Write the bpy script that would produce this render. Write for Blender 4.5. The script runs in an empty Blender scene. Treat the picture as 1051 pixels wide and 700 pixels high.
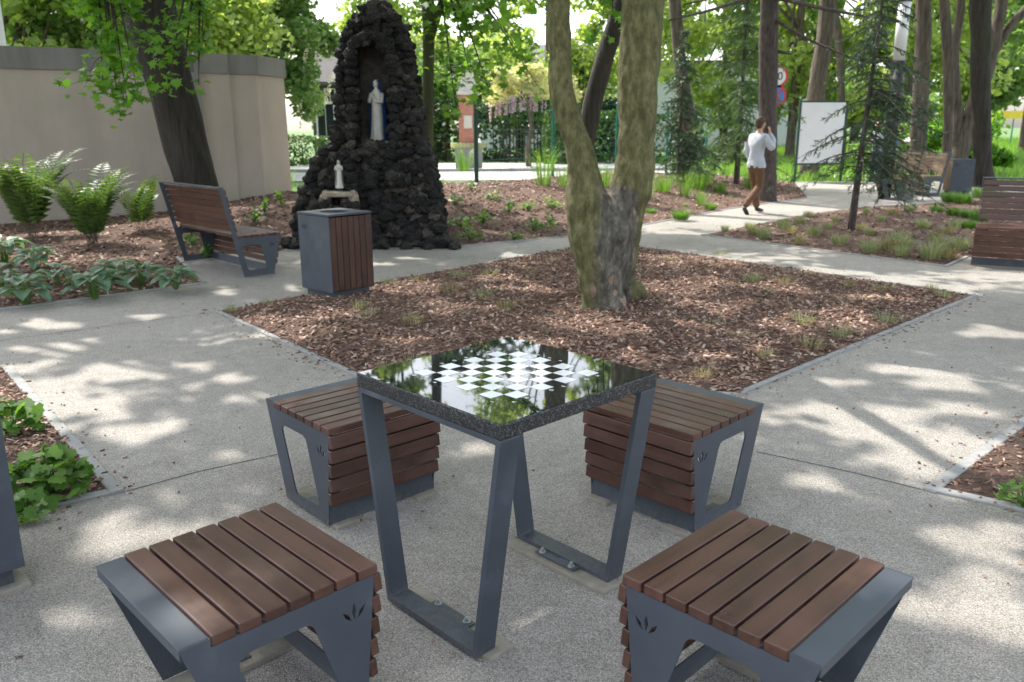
import bpy, bmesh, math, random
import numpy as np
from mathutils import Vector, Matrix, geometry, noise
R_ = math.radians
random.seed(7); rng = np.random.default_rng(7)
scene = bpy.context.scene
C = scene.collection

# ------------------------------------------------------------------ camera
F, PITCH, ROLL, CH = 850.65, 0.25297, -0.00439, 1.615
PW, PH = 1051.0, 700.0
def ray(u, v):
    a = u-PW/2; b = -(v-PH/2); cr, sr = math.cos(ROLL), math.sin(ROLL)
    x = a*cr+b*sr; y = -a*sr+b*cr
    c, s = math.cos(PITCH), math.sin(PITCH)
    return Vector((x, F*c+y*s, -F*s+y*c))
def G(u, v, z=0.0):                      # where a sight line meets a level plane
    d = ray(u, v); t = (z-CH)/d.z; p = d*t; return Vector((p.x, p.y, z))
def at(u, v, Y):                         # ... or a vertical plane at distance Y
    d = ray(u, v); t = Y/d.y; return Vector((d.x*t, Y, CH+d.z*t))
def project_x(p):
    c, s = math.cos(PITCH), math.sin(PITCH)
    return p[0]/(p[1]*c-(p[2]-CH)*s)
cam_d = bpy.data.cameras.new('camera'); cam = bpy.data.objects.new('camera', cam_d); C.objects.link(cam)
cam.location = (0, 0, CH)
cam.rotation_euler = (Matrix.Rotation(0, 3, 'X') @ Matrix.Rotation(math.pi/2-PITCH, 3, 'X') @ Matrix.Rotation(ROLL, 3, 'Z')).to_euler()
cam_d.sensor_width = 36; cam_d.lens = F/PW*36; cam_d.clip_end = 1500; cam_d.clip_start = 0.05
cam_d.dof.use_dof = True; cam_d.dof.focus_distance = 3.2; cam_d.dof.aperture_fstop = 4.5
scene.camera = cam

# ------------------------------------------------------------------ tagging
def tag(o, label=None, cat=None, group=None, kind=None):
    if label: o['label'] = label
    if cat: o['category'] = cat
    if group: o['group'] = group
    if kind: o['kind'] = kind
    return o
def empty(name, loc=(0,0,0), rz=0, label=None, cat=None, group=None):
    o = bpy.data.objects.new(name, None); C.objects.link(o); o.empty_display_size = .2
    o.location = loc; o.rotation_euler = (0, 0, rz)
    return tag(o, label, cat, group)
def mesh(name, V, Fc, mat, parent=None, smooth=False, loc=None, midx=None):
    me = bpy.data.meshes.new(name)
    me.from_pydata([tuple(v) for v in V], [], [tuple(f) for f in Fc])
    for m in (mat if isinstance(mat, (list, tuple)) else [mat]): me.materials.append(m)
    if smooth: me.polygons.foreach_set('use_smooth', [True]*len(me.polygons))
    if midx is not None: me.polygons.foreach_set('material_index', midx)
    me.update()
    o = bpy.data.objects.new(name, me); C.objects.link(o)
    if parent: o.parent = parent
    if loc is not None: o.location = loc
    return o
def fast_mesh(name, V, n, mat, parent=None, smooth=False, tri_faces=None):
    """V: (k*n,3) array, faces of n consecutive verts (or tri_faces (m,n) index array)"""
    V = np.asarray(V, np.float32).reshape(-1, 3)
    idx = np.arange(len(V)).reshape(-1, n) if tri_faces is None else np.asarray(tri_faces)
    nf, n = idx.shape
    me = bpy.data.meshes.new(name)
    me.vertices.add(len(V)); me.vertices.foreach_set('co', V.ravel())
    me.loops.add(nf*n); me.loops.foreach_set('vertex_index', idx.astype(np.int32).ravel())
    me.polygons.add(nf); me.polygons.foreach_set('loop_start', np.arange(0, nf*n, n, dtype=np.int32))
    me.polygons.foreach_set('loop_total', np.full(nf, n, np.int32))
    if smooth: me.polygons.foreach_set('use_smooth', [True]*nf)
    me.materials.append(mat); me.update(calc_edges=True)
    o = bpy.data.objects.new(name, me); C.objects.link(o)
    if parent: o.parent = parent
    return o
def copy_tree(o, parent=None):
    c = o.copy(); C.objects.link(c)
    if parent: c.parent = parent
    for ch in list(o.children): copy_tree(ch, c)
    return c

# ------------------------------------------------------------------ materials
def new_mat(name):
    m = bpy.data.materials.new(name); m.use_nodes = True
    nt = m.node_tree; nt.nodes.clear()
    out = nt.nodes.new('ShaderNodeOutputMaterial'); b = nt.nodes.new('ShaderNodeBsdfPrincipled')
    nt.links.new(b.outputs[0], out.inputs[0]); return m, nt, b, out
def N(nt, t, **k):
    n = nt.nodes.new(t)
    for a, v in k.items():
        if a in ('ins',):
            for kk, vv in v.items(): n.inputs[kk].default_value = vv
        else: setattr(n, a, v)
    return n
def ramp(nt, stops, fac=None, interp='LINEAR'):
    r = nt.nodes.new('ShaderNodeValToRGB'); cr = r.color_ramp; cr.interpolation = interp
    while len(cr.elements) < len(stops): cr.elements.new(.5)
    for e, (p, c) in zip(cr.elements, stops): e.position = p; e.color = (*c, 1)
    if fac is not None: nt.links.new(fac, r.inputs[0])
    return r
def coords(nt, scale=(1,1,1), island=False, kind='Object'):
    tc = nt.nodes.new('ShaderNodeTexCoord'); mp = nt.nodes.new('ShaderNodeMapping')
    mp.inputs['Scale'].default_value = scale
    src = tc.outputs[kind]
    if island:
        g = nt.nodes.new('ShaderNodeNewGeometry'); ad = N(nt, 'ShaderNodeVectorMath', operation='ADD')
        ml = N(nt, 'ShaderNodeMath', operation='MULTIPLY', ins={1: 37.0})
        nt.links.new(g.outputs['Random Per Island'], ml.inputs[0])
        nt.links.new(src, ad.inputs[0]); nt.links.new(ml.outputs[0], ad.inputs[1]); src = ad.outputs[0]
    nt.links.new(src, mp.inputs[0]); return mp.outputs[0]
def noise_t(nt, vec, scale, detail=4, rough=.55):
    n = N(nt, 'ShaderNodeTexNoise', ins={'Scale': scale, 'Detail': detail, 'Roughness': rough})
    nt.links.new(vec, n.inputs['Vector']); return n.outputs['Fac']
def bump(nt, b, h, strength, dist):
    bp = N(nt, 'ShaderNodeBump', ins={'Strength': strength, 'Distance': dist})
    nt.links.new(h, bp.inputs['Height']); nt.links.new(bp.outputs[0], b.inputs['Normal']); return bp
def mix(nt, fac, a, c, mode='MIX'):
    m = N(nt, 'ShaderNodeMix', data_type='RGBA', blend_type=mode)
    for s, i in ((fac, 0), (a, 6), (c, 7)):
        if hasattr(s, 'is_output'): nt.links.new(s, m.inputs[i])
        elif i == 0: m.inputs[0].default_value = s
        else: m.inputs[i].default_value = (*s, 1)
    return m.outputs[2]

def plain(name, col, rough=.6, var=.15, scale=6, bstr=.15, bdist=.01, metal=0, coat=0):
    m, nt, b, o = new_mat(name); v = coords(nt)
    n = noise_t(nt, v, scale, 6, .6)
    r = ramp(nt, [(.3, [c*(1-var) for c in col]), (.7, [min(1, c*(1+var)) for c in col])], n)
    nt.links.new(r.outputs[0], b.inputs['Base Color'])
    b.inputs['Roughness'].default_value = rough; b.inputs['Metallic'].default_value = metal
    b.inputs['Coat Weight'].default_value = coat
    bump(nt, b, n, bstr, bdist); return m
def gravel_mat():
    m, nt, b, o = new_mat('exposed_aggregate'); v = coords(nt)
    vo = N(nt, 'ShaderNodeTexVoronoi', ins={'Scale': 225, 'Randomness': 1}); nt.links.new(v, vo.inputs['Vector'])
    sp = nt.nodes.new('ShaderNodeSeparateColor'); nt.links.new(vo.outputs['Color'], sp.inputs[0])
    st = ramp(nt, [(0, (.22,.20,.185)), (.22, (.325,.30,.275)), (.5, (.395,.37,.34)), (.8, (.455,.425,.39)), (1, (.56,.53,.49))], sp.outputs[0])
    big = noise_t(nt, v, .55, 5, .6)
    bigr = ramp(nt, [(.3, (.76,.75,.73)), (.48, (.95,.95,.94)), (.7, (1.06,1.06,1.05))], big)
    c = mix(nt, 1.0, st.outputs[0], bigr.outputs[0], 'MULTIPLY')
    fine = noise_t(nt, v, 9, 4, .7); fr = ramp(nt, [(.35, (.86,.86,.85)), (.6, (1,1,1))], fine)
    c = mix(nt, 1.0, c, fr.outputs[0], 'MULTIPLY')
    dk = ramp(nt, [(.35, (1,1,1)), (.66, (.66,.65,.64))], vo.outputs['Distance'])
    c = mix(nt, 1.0, c, dk.outputs[0], 'MULTIPLY')
    nt.links.new(c, b.inputs['Base Color']); b.inputs['Roughness'].default_value = .8
    inv = N(nt, 'ShaderNodeMath', operation='SUBTRACT', ins={0: 1.0}); nt.links.new(vo.outputs['Distance'], inv.inputs[1])
    bump(nt, b, inv.outputs[0], .7, .004); return m
def wood_mat(name, col, axis=1, rough=.38):
    m, nt, b, o = new_mat(name)
    sc = [14, 14, 14]; sc[axis] = .9
    v = coords(nt, sc, island=True)
    n = noise_t(nt, v, 3.2, 8, .62)
    r = ramp(nt, [(.25, [c*.6 for c in col]), (.5, col), (.78, [c*1.4 for c in col])], n)
    g = nt.nodes.new('ShaderNodeNewGeometry')
    rr = ramp(nt, [(0, (.72,.68,.66)), (1, (1.25,1.15,1.1))], g.outputs['Random Per Island'])
    c = mix(nt, 1.0, r.outputs[0], rr.outputs[0], 'MULTIPLY')
    vl = coords(nt, (1,1,1), island=True); wear = noise_t(nt, vl, 5, 4, .6)
    wr = ramp(nt, [(.45, (0,0,0)), (.75, (.45,.45,.45))], wear)
    c = mix(nt, wr.outputs[0], c, [min(1, x*2.0+.01) for x in col])
    nt.links.new(c, b.inputs['Base Color'])
    ro = ramp(nt, [(.3, (rough-.08,)*3), (.7, (rough+.16,)*3)], wear); nt.links.new(ro.outputs[0], b.inputs['Roughness'])
    bump(nt, b, n, .25, .002); return m
def metal_mat(name='blue_grey_metal', col=(.055,.065,.083), rough=.4):
    m, nt, b, o = new_mat(name); v = coords(nt)
    n = noise_t(nt, v, 900, 2); d = noise_t(nt, v, 6, 6, .65)
    r = ramp(nt, [(.35, [c*.88 for c in col]), (.58, col), (.8, [c*1.45+.008 for c in col])], d)
    se = nt.nodes.new('ShaderNodeSeparateXYZ'); nt.links.new(v, se.inputs[0])      # dust and splashed grit near the feet
    mr = N(nt, 'ShaderNodeMapRange', ins={'From Min': .0, 'From Max': .07, 'To Min': .45, 'To Max': 0}); nt.links.new(se.outputs[2], mr.inputs[0])
    gr = ramp(nt, [(.42, (0,0,0)), (.62, (1,1,1))], noise_t(nt, v, 45, 6, .7)); mm = N(nt, 'ShaderNodeMath', operation='MULTIPLY'); nt.links.new(mr.outputs[0], mm.inputs[0]); nt.links.new(gr.outputs[0], mm.inputs[1])
    nt.links.new(mix(nt, mm.outputs[0], r.outputs[0], (.19,.175,.15)), b.inputs['Base Color'])
    rr = ramp(nt, [(.3, (rough-.06,)*3), (.75, (rough+.2,)*3)], d); nt.links.new(rr.outputs[0], b.inputs['Roughness'])
    bump(nt, b, n, .12, .0006); return m
def granite_mat(name, polished):
    m, nt, b, o = new_mat(name); v = coords(nt)
    vo = N(nt, 'ShaderNodeTexVoronoi', ins={'Scale': 260}); nt.links.new(v, vo.inputs['Vector'])
    sp = nt.nodes.new('ShaderNodeSeparateColor'); nt.links.new(vo.outputs['Color'], sp.inputs[0])
    k = 1.0 if polished else 1.5
    r = ramp(nt, [(0, (.004*k,.005*k,.006*k)), (.55, (.011*k,.012*k,.014*k)), (.8, (.03*k,.03*k,.032*k)), (.95, (.085*k,.085*k,.085*k))], sp.outputs[0])
    nt.links.new(r.outputs[0], b.inputs['Base Color'])
    if polished:
        d = noise_t(nt, v, 4, 5, .7); rr = ramp(nt, [(.4, (.012,)*3), (.75, (.05,)*3)], d)
        nt.links.new(rr.outputs[0], b.inputs['Roughness']); b.inputs['IOR'].default_value = 1.6
    else:
        b.inputs['Roughness'].default_value = .42; bump(nt, b, sp.outputs[0], .2, .0015)
    return m
def leaf_mat(name, cols, trans=.42, rough=.45, hue=None):
    m, nt, b, out = new_mat(name); g = nt.nodes.new('ShaderNodeNewGeometry')
    k = len(cols); r = ramp(nt, [(i/(k-1), c) for i, c in enumerate(cols)], g.outputs['Random Per Island'])
    v = coords(nt); n = noise_t(nt, v, 1.3, 3); nr = ramp(nt, [(.3, (.78,.82,.8)), (.7, (1.15,1.12,1.05))], n)
    c = mix(nt, 1.0, r.outputs[0], nr.outputs[0], 'MULTIPLY')
    nt.links.new(c, b.inputs['Base Color']); b.inputs['Roughness'].default_value = rough
    t = nt.nodes.new('ShaderNodeBsdfTranslucent')
    tc = mix(nt, 1.0, c, (1.65, 1.7, .8), 'MULTIPLY'); nt.links.new(tc, t.inputs[0])
    ms = N(nt, 'ShaderNodeMixShader', ins={0: trans})
    nt.links.new(b.outputs[0], ms.inputs[1]); nt.links.new(t.outputs[0], ms.inputs[2]); nt.links.new(ms.outputs[0], out.inputs[0])
    return m
def bark_mat(name, dark, light, moss=None, scale=9, stretch=.22, bstr=.9, bdist=.03, mossamt=.5):
    m, nt, b, o = new_mat(name); v = coords(nt, (1,1,stretch))
    n = noise_t(nt, v, scale, 8, .65)
    r = ramp(nt, [(.32, dark), (.68, light)], n); c = r.outputs[0]
    if moss:
        v2 = coords(nt, (1,1,.4)); m2 = noise_t(nt, v2, 2.2, 5, .6)
        mr = ramp(nt, [(mossamt-.12, (0,0,0)), (mossamt+.12, (1,1,1))], m2); c = mix(nt, mr.outputs[0], c, moss)
    nt.links.new(c, b.inputs['Base Color']); b.inputs['Roughness'].default_value = .9
    bump(nt, b, n, bstr, bdist); return m
def mulch_ground_mat():
    m, nt, b, o = new_mat('bark_mulch_bed'); v = coords(nt)
    n = noise_t(nt, v, 38, 8, .75); n2 = noise_t(nt, v, 1.6, 4)
    r = ramp(nt, [(.32, (.035,.021,.016)), (.5, (.11,.064,.047)), (.66, (.22,.135,.10))], n)
    r2 = ramp(nt, [(.3, (.8,.8,.8)), (.7, (1.25,1.2,1.15))], n2)
    nt.links.new(mix(nt, 1.0, r.outputs[0], r2.outputs[0], 'MULTIPLY'), b.inputs['Base Color'])
    b.inputs['Roughness'].default_value = .95; bump(nt, b, n, 1.0, .03); return m
def chip_mat():
    m, nt, b, o = new_mat('bark_chips'); g = nt.nodes.new('ShaderNodeNewGeometry')
    r = ramp(nt, [(0, (.055,.030,.021)), (.3, (.16,.082,.055)), (.6, (.27,.155,.108)), (.85, (.38,.255,.19)), (1, (.52,.40,.32))], g.outputs['Random Per Island'])
    v = coords(nt); n = noise_t(nt, v, 120, 3); nr = ramp(nt, [(.3, (.7,.7,.7)), (.7, (1.15,1.15,1.15))], n)
    nt.links.new(mix(nt, 1.0, r.outputs[0], nr.outputs[0], 'MULTIPLY'), b.inputs['Base Color'])
    b.inputs['Roughness'].default_value = .85; return m
M = dict(
  gravel=gravel_mat(), mulch=mulch_ground_mat(), chips=chip_mat(),
  kerb=plain('kerb_concrete', (.26,.26,.255), .85, .18, 14, .3, .004),
  block=plain('pale_concrete_block', (.27,.245,.20), .9, .2, 18, .5, .006),
  joint=plain('joint_filler', (.07,.068,.062), .95, .3, 40),
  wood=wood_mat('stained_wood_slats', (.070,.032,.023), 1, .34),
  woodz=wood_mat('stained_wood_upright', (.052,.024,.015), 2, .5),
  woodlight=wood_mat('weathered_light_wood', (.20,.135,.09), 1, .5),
  metal=metal_mat(), granite=granite_mat('granite_edge', False), granite_top=granite_mat('polished_granite', True),
  white_inlay=plain('white_inlay', (.72,.73,.74), .14, .03, 20, .02, .001),
  steel=plain('galvanised_steel', (.5,.52,.54), .35, .1, 60, .1, .001, metal=.9),
  dark_in=plain('bin_inside', (.01,.01,.01), .8),
  stucco=plain('beige_stucco', (.50,.43,.37), .92, .10, 1.3, .35, .006),
  coping=plain('grey_coping', (.185,.178,.178), .8, .16, 4, .3, .006),
  lava=plain('dark_lava_rock', (.028,.024,.023), .9, .75, 7, 1.0, .05),
  mortar=plain('pale_mortar', (.30,.25,.19), .95, .3, 10, .8, .02),
  mortar_dark=plain('dark_mortar', (.085,.072,.06), .95, .4, 9, .8, .02),
  plaster=plain('white_plaster', (.55,.52,.47), .65, .12, 12, .3, .006),
  blue=plain('blue_paint', (.03,.09,.25), .6, .15, 12),
  skin=plain('skin', (.55,.32,.23), .55, .06, 20, .05, .002),
  shirt=plain('white_shirt', (.50,.52,.58), .85, .08, 9, 1.0, .03),
  trousers=plain('brown_trousers', (.135,.068,.034), .85, .15, 14, .5, .012),
  shoe=plain('black_leather', (.012,.012,.014), .4),
  hair=plain('brown_hair', (.075,.042,.024), .7, .35, 60, .6, .01),
  blueshirt=plain('blue_shirt', (.15,.28,.50), .85, .1, 14),
  jeans=plain('dark_jeans', (.03,.045,.09), .85, .1, 14),
  paper=plain('paper', (.75,.75,.72), .8, .03), black=plain('black_paint', (.01,.01,.012), .55),
  greenpaint=plain('green_paint', (.012,.16,.12), .45, .1), dgreen=plain('dark_green_paint', (.008,.045,.035), .45, .1),
  whitepaint=plain('white_paint', (.74,.74,.76), .5, .05), board=plain('white_board', (.80,.79,.80), .6, .04, 2),
  red=plain('sign_red', (.62,.03,.03), .4, .05), signblue=plain('sign_blue', (.04,.22,.60), .4, .05), signwhite=plain('sign_white', (.80,.80,.80), .4, .03),
  brick=None, road=plain('pale_road', (.46,.45,.43), .9, .08, 1.2), grass_g=plain('grass_ground', (.07,.13,.03), .95, .35, 3, .8, .05),
  darkwall=plain('dark_render', (.085,.078,.08), .9, .12, 3), roof=plain('grey_roof', (.085,.078,.08), .8, .15, 3), glass=plain('window_glass', (.02,.025,.03), .08),
  palewall=plain('pale_wall', (.62,.63,.66), .9, .05, 2), woodfence=plain('dark_fence', (.03,.026,.02), .9, .3, 10), yellow=plain('yellow_band', (.75,.55,.05), .6),
  bark_c=bark_mat('mossy_smooth_bark', (.045,.042,.030), (.125,.12,.085), (.072,.078,.026), 9, .6, .5, .012, .44),
  bark_grey=bark_mat('grey_rough_bark', (.045,.040,.036), (.17,.155,.14), None, 24, .6, .9, .02),
  bark_d=bark_mat('dark_furrowed_bark', (.012,.010,.008), (.055,.044,.034), (.042,.045,.02), 16, .12, 1.0, .05, .66),
  bark_b=bark_mat('brown_bark', (.04,.031,.025), (.165,.13,.10), None, 13, .16, 1.0, .05),
  bark_p=bark_mat('spruce_bark', (.035,.026,.024), (.12,.092,.085), None, 22, .3, 1.0, .03),
  maple=leaf_mat('maple_leaf', [(.075,.17,.022), (.12,.26,.035), (.17,.33,.05), (.09,.21,.03)], .55),
  canopy=leaf_mat('canopy_leaf', [(.06,.13,.02), (.10,.20,.035), (.15,.26,.05)], .5),
  far1=leaf_mat('far_leaf_yellowgreen', [(.19,.27,.08), (.28,.36,.13), (.38,.45,.17)], .6),
  far2=leaf_mat('far_leaf_green', [(.10,.18,.065), (.16,.26,.095), (.23,.34,.14)], .52),
  far3=leaf_mat('far_leaf_dark', [(.012,.03,.01), (.025,.06,.018), (.04,.085,.025)], .3),
  blossom=leaf_mat('white_blossom', [(.55,.5,.45), (.7,.66,.6), (.75,.72,.68)], .3),
  wist=leaf_mat('wisteria_leaf', [(.42,.43,.25), (.50,.49,.32), (.58,.55,.40)], .4),
  lilac=leaf_mat('lilac_flower', [(.35,.24,.5), (.5,.38,.62), (.6,.48,.7)], .4),
  needle=leaf_mat('spruce_needle', [(.025,.052,.028), (.042,.082,.045), (.07,.12,.07)], .2),
  needle2=leaf_mat('light_spruce_needle', [(.06,.12,.05), (.10,.17,.08), (.15,.22,.11)], .35),
  fern=leaf_mat('fern_leaf', [(.05,.105,.025), (.08,.145,.04), (.12,.18,.05)], .35),
  hosta=leaf_mat('hosta_leaf', [(.09,.17,.11), (.12,.21,.14), (.16,.25,.165)], .3, .5),
  herb=leaf_mat('herb_leaf', [(.07,.16,.03), (.12,.24,.045), (.18,.31,.07)], .45),
  fescue=leaf_mat('fescue_blade', [(.17,.21,.12), (.27,.30,.18), (.40,.40,.26)], .3),
  fescue_dry=leaf_mat('dry_fescue_blade', [(.15,.15,.07), (.28,.25,.14), (.42,.36,.22)], .25),
  grassblade=leaf_mat('grass_blade', [(.08,.17,.03), (.13,.25,.05), (.20,.33,.08)], .4),
  hedge=leaf_mat('hedge_leaf', [(.03,.07,.015), (.06,.13,.03), (.12,.20,.05)], .3),
)
def brick_mat():
    m, nt, b, o = new_mat('red_brick'); v = coords(nt)
    br = N(nt, 'ShaderNodeTexBrick', ins={'Scale': 4.5, 'Mortar Size': .02}); br.inputs['Color1'].default_value = (.36,.10,.06,1)
    br.inputs['Color2'].default_value = (.46,.16,.10,1); br.inputs['Mortar'].default_value = (.4,.36,.32,1)
    mp = N(nt, 'ShaderNodeMapping'); mp.inputs['Rotation'].default_value = (R_(90), 0, 0); nt.links.new(v, mp.inputs[0]); nt.links.new(mp.outputs[0], br.inputs['Vector'])
    nt.links.new(br.outputs[0], b.inputs['Base Color']); b.inputs['Roughness'].default_value = .9; return m
M['brick'] = brick_mat()
def streaked(name, col, k):      # render and coping stained by runs of rainwater
    m, nt, b, o = new_mat(name); st = noise_t(nt, coords(nt, (1.7, 1.7, .35)), 1.3, 5, .6); sp_ = noise_t(nt, coords(nt), 1.1, 5, .6); fi = noise_t(nt, coords(nt), 55, 4, .6)
    c = mix(nt, 1.0, ramp(nt, [(.34, [x*(1-k) for x in col]), (.56, col)], st).outputs[0], ramp(nt, [(.3, (.88,.88,.87)), (.7, (1.06,1.05,1.04))], sp_).outputs[0], 'MULTIPLY')
    nt.links.new(c, b.inputs['Base Color']); b.inputs['Roughness'].default_value = .92; bump(nt, b, fi, .35, .005); return m
M['stucco'] = streaked('beige_stucco_streaked', (.50,.43,.375), .09); M['coping'] = streaked('grey_coping_streaked', (.26,.248,.24), .25)

# ------------------------------------------------------------------ mesh helpers
class MB:
    def __init__(s): s.v = []; s.f = []
    def add(s, V, Fc):
        o = len(s.v); s.v += [Vector(v) for v in V]; s.f += [tuple(i+o for i in f) for f in Fc]; return s
    def box(s, c, d, bev=0, rot=None, seg=2):
        bm = bmesh.new(); bmesh.ops.create_cube(bm, size=1)
        for v in bm.verts: v.co = Vector((v.co.x*d[0], v.co.y*d[1], v.co.z*d[2]))
        if bev: bmesh.ops.bevel(bm, geom=bm.edges[:], offset=bev, segments=seg, affect='EDGES', profile=.6)
        bm.verts.ensure_lookup_table()
        Mx = Matrix.Translation(c) @ (rot.to_4x4() if rot else Matrix())
        V = [Mx @ v.co for v in bm.verts]; Fc = [[v.index for v in f.verts] for f in bm.faces]; bm.free()
        return s.add(V, Fc)
    def tube(s, pts, rad, n=8, cap=True):
        V, Fc = tube(pts, rad, n, cap); return s.add(V, Fc)
    def build(s, name, mat, parent=None, smooth=False): return mesh(name, s.v, s.f, mat, parent, smooth)
def tube(pts, rad, n=8, cap=True, wob=0, seed=0):
    pts = [Vector(p) for p in pts]
    if not hasattr(rad, '__len__'): rad = [rad]*len(pts)
    V = []; Fc = []; up = None
    for i, p in enumerate(pts):
        t = (pts[min(i+1, len(pts)-1)]-pts[max(i-1, 0)]).normalized()
        if up is None:
            up = t.orthogonal().normalized()
        up = (up-t*up.dot(t)).normalized(); side = t.cross(up)
        for k in range(n):
            a = 2*math.pi*k/n; r = rad[i]
            if wob: r *= 1+wob*noise.noise(Vector((math.cos(a)*1.3+seed, math.sin(a)*1.3, i*.35)))
            V.append(p+(up*math.cos(a)+side*math.sin(a))*r)
    for i in range(len(pts)-1):
        for k in range(n):
            Fc.append((i*n+k, i*n+(k+1) % n, (i+1)*n+(k+1) % n, (i+1)*n+k))
    if cap: Fc += [tuple(range(n))[::-1], tuple((len(pts)-1)*n+k for k in range(n))]
    return V, Fc
def smoothpath(pts, k=6):
    """Catmull-Rom through rows of (x,y,z,r)"""
    P = [np.array(p, float) for p in pts]; P = [2*P[0]-P[1]]+P+[2*P[-1]-P[-2]]; out = []
    for i in range(1, len(P)-2):
        for j in range(k):
            t = j/k; a, b, c, d = P[i-1:i+3]
            out.append(.5*((2*b)+(-a+c)*t+(2*a-5*b+4*c-d)*t*t+(-a+3*b-3*c+d)*t**3))
    out.append(P[-2]); return [tuple(o[:3]) for o in out], [max(.002, o[3]) for o in out]
def fillet(poly, rads, seg=4):
    out = []; n = len(poly)
    for i in range(n):
        p = Vector(poly[i]); a = (Vector(poly[i-1])-p); b = (Vector(poly[(i+1) % n])-p); r = rads[i] if hasattr(rads, '__len__') else rads
        if r <= 0: out.append(tuple(p)); continue
        ang = a.angle(b); d = min(r/math.tan(ang/2), a.length*.45, b.length*.45)
        p0 = p+a.normalized()*d; p1 = p+b.normalized()*d
        for k in range(seg+1):
            t = k/seg; out.append(tuple(p0*(1-t)**2+p*2*t*(1-t)+p1*t*t))
    return out
def plate(loops, t, fn):
    """flat plate with holes; loops of 2d points; fn(u, v, w)->3d, w = +-t/2"""
    pts = [p for l in loops for p in l]
    tris = geometry.tessellate_polygon([[Vector((p[0], p[1], 0)) for p in l] for l in loops])
    n = len(pts); V = [fn(p[0], p[1], t/2) for p in pts]+[fn(p[0], p[1], -t/2) for p in pts]
    Fc = [tuple(a) for a in tris]+[tuple(i+n for i in a[::-1]) for a in tris]; o = 0
    for l in loops:
        k = len(l)
        for i in range(k): a, b = o+i, o+(i+1) % k; Fc.append((a, b, b+n, a+n))
        o += k
    return V, Fc
def ellipsoid(mb, c, r, n=14, m=10, disp=0, cut=None):
    V = []; Fc = []
    for i in range(m+1):
        th = math.pi*i/m
        for k in range(n):
            a = 2*math.pi*k/n; q = Vector((math.sin(th)*math.cos(a), math.sin(th)*math.sin(a), math.cos(th)))
            s = 1+disp*noise.noise(q*3)
            V.append(Vector(c)+Vector((q.x*r[0], q.y*r[1], q.z*r[2]))*s)
    for i in range(m):
        for k in range(n): Fc.append((i*n+k, (i+1)*n+k, (i+1)*n+(k+1) % n, i*n+(k+1) % n))
    mb.add(V, Fc)
def fixn(o):
    bm = bmesh.new(); bm.from_mesh(o.data); bmesh.ops.recalc_face_normals(bm, faces=bm.faces[:]); bm.to_mesh(o.data); bm.free(); return o
def emblem(cx, cz, s=1.0, mirror=1):
    L = []
    for ang, ln, wd, dx in ((-38, .062, .018, -.026), (0, .072, .02, 0), (38, .062, .018, .026)):
        a = R_(ang)*mirror; d = Vector((math.sin(a), math.cos(a))); q = Vector((d.y, -d.x)); b = Vector((cx+dx*mirror*.35*s, cz-.035*s))+d*.004
        L.append([tuple(b), tuple(b+d*ln*.5*s+q*wd*.5*s), tuple(b+d*ln*s), tuple(b+d*ln*.5*s-q*wd*.5*s)])
    return L

# ------------------------------------------------------------------ ground
YAW = 0.7623
def cdt(poly, spacing, hf, seed=1, edge_step=.25):
    r = random.Random(seed); P = [Vector((p[0], p[1])) for p in poly]; B = []
    for i in range(len(P)):
        a, b = P[i], P[(i+1) % len(P)]; k = max(1, int((b-a).length/edge_step))
        for j in range(k): B.append(a.lerp(b, j/k))
    nb = len(B); xs = [p.x for p in P]; ys = [p.y for p in P]; pts = list(B)
    y = min(ys)
    while y < max(ys):
        x = min(xs)
        while x < max(xs):
            q = Vector((x+r.uniform(-.3, .3)*spacing, y+r.uniform(-.3, .3)*spacing))
            if inside(q, P): pts.append(q)
            x += spacing
        y += spacing
    v, e, f, *_ = geometry.delaunay_2d_cdt(pts, [(i, (i+1) % nb) for i in range(nb)], [], 1, 1e-5)
    return [(p.x, p.y, hf(p.x, p.y)) for p in v], f
def inside(q, P):
    c = False; n = len(P)
    for i in range(n):
        a, b = P[i], P[i-1]
        if (a[1] > q[1]) != (b[1] > q[1]) and q[0] < (b[0]-a[0])*(q[1]-a[1])/(b[1]-a[1])+a[0]: c = not c
    return c
def segdist(q, a, b):
    ax, ay, bx, by = a[0], a[1], b[0], b[1]; dx, dy = bx-ax, by-ay
    t = max(0, min(1, ((q[0]-ax)*dx+(q[1]-ay)*dy)/(dx*dx+dy*dy+1e-9))); return math.hypot(q[0]-ax-t*dx, q[1]-ay-t*dy)
def polydist(q, P, closed=True):
    n = len(P); return min(segdist(q, P[i], P[(i+1) % n]) for i in range(n if closed else n-1))
def sm(t): t = max(0, min(1, t)); return t*t*(3-2*t)
def hn(x, y, z=0, s=1.0): return noise.noise(Vector((x*s, y*s, z)))

g = mesh('ground', [(-260,-60,-.04),(260,-60,-.04),(260,420,-.04),(-260,420,-.04)], [(0,1,2,3)], M['grass_g']); tag(g, kind='structure')
p_ = [(-13,-6),(15,-6),(15,8.2),(15.5,24.5),(7.5,25),(5,18.5),(-3,14),(-13,14)]
V, Fc = cdt(p_, 3, lambda x, y: 0.0); o = mesh('path', V, Fc, M['gravel']); tag(o, kind='structure')
def hit(u, v): p = G(u, v); return (p.x, p.y)
BED_C = [hit(220,317), hit(622,248.7), hit(1004,308), hit(757,409), hit(374,390)]
BED_L = [hit(126.7,502), (-2.6,3.02), (-5.8,5.9), hit(12,373)]
BED_R = [hit(945,507), hit(1062,424), (6.5,6.9), (6.0,1.5), (3.2,2.55)]
ISL = [hit(720,243), hit(827,223), hit(887,216), hit(975,212), (14.9,22), (14.9,6.0), (9.3,8.3), (5.75,10.35), hit(973,278)]
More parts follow.
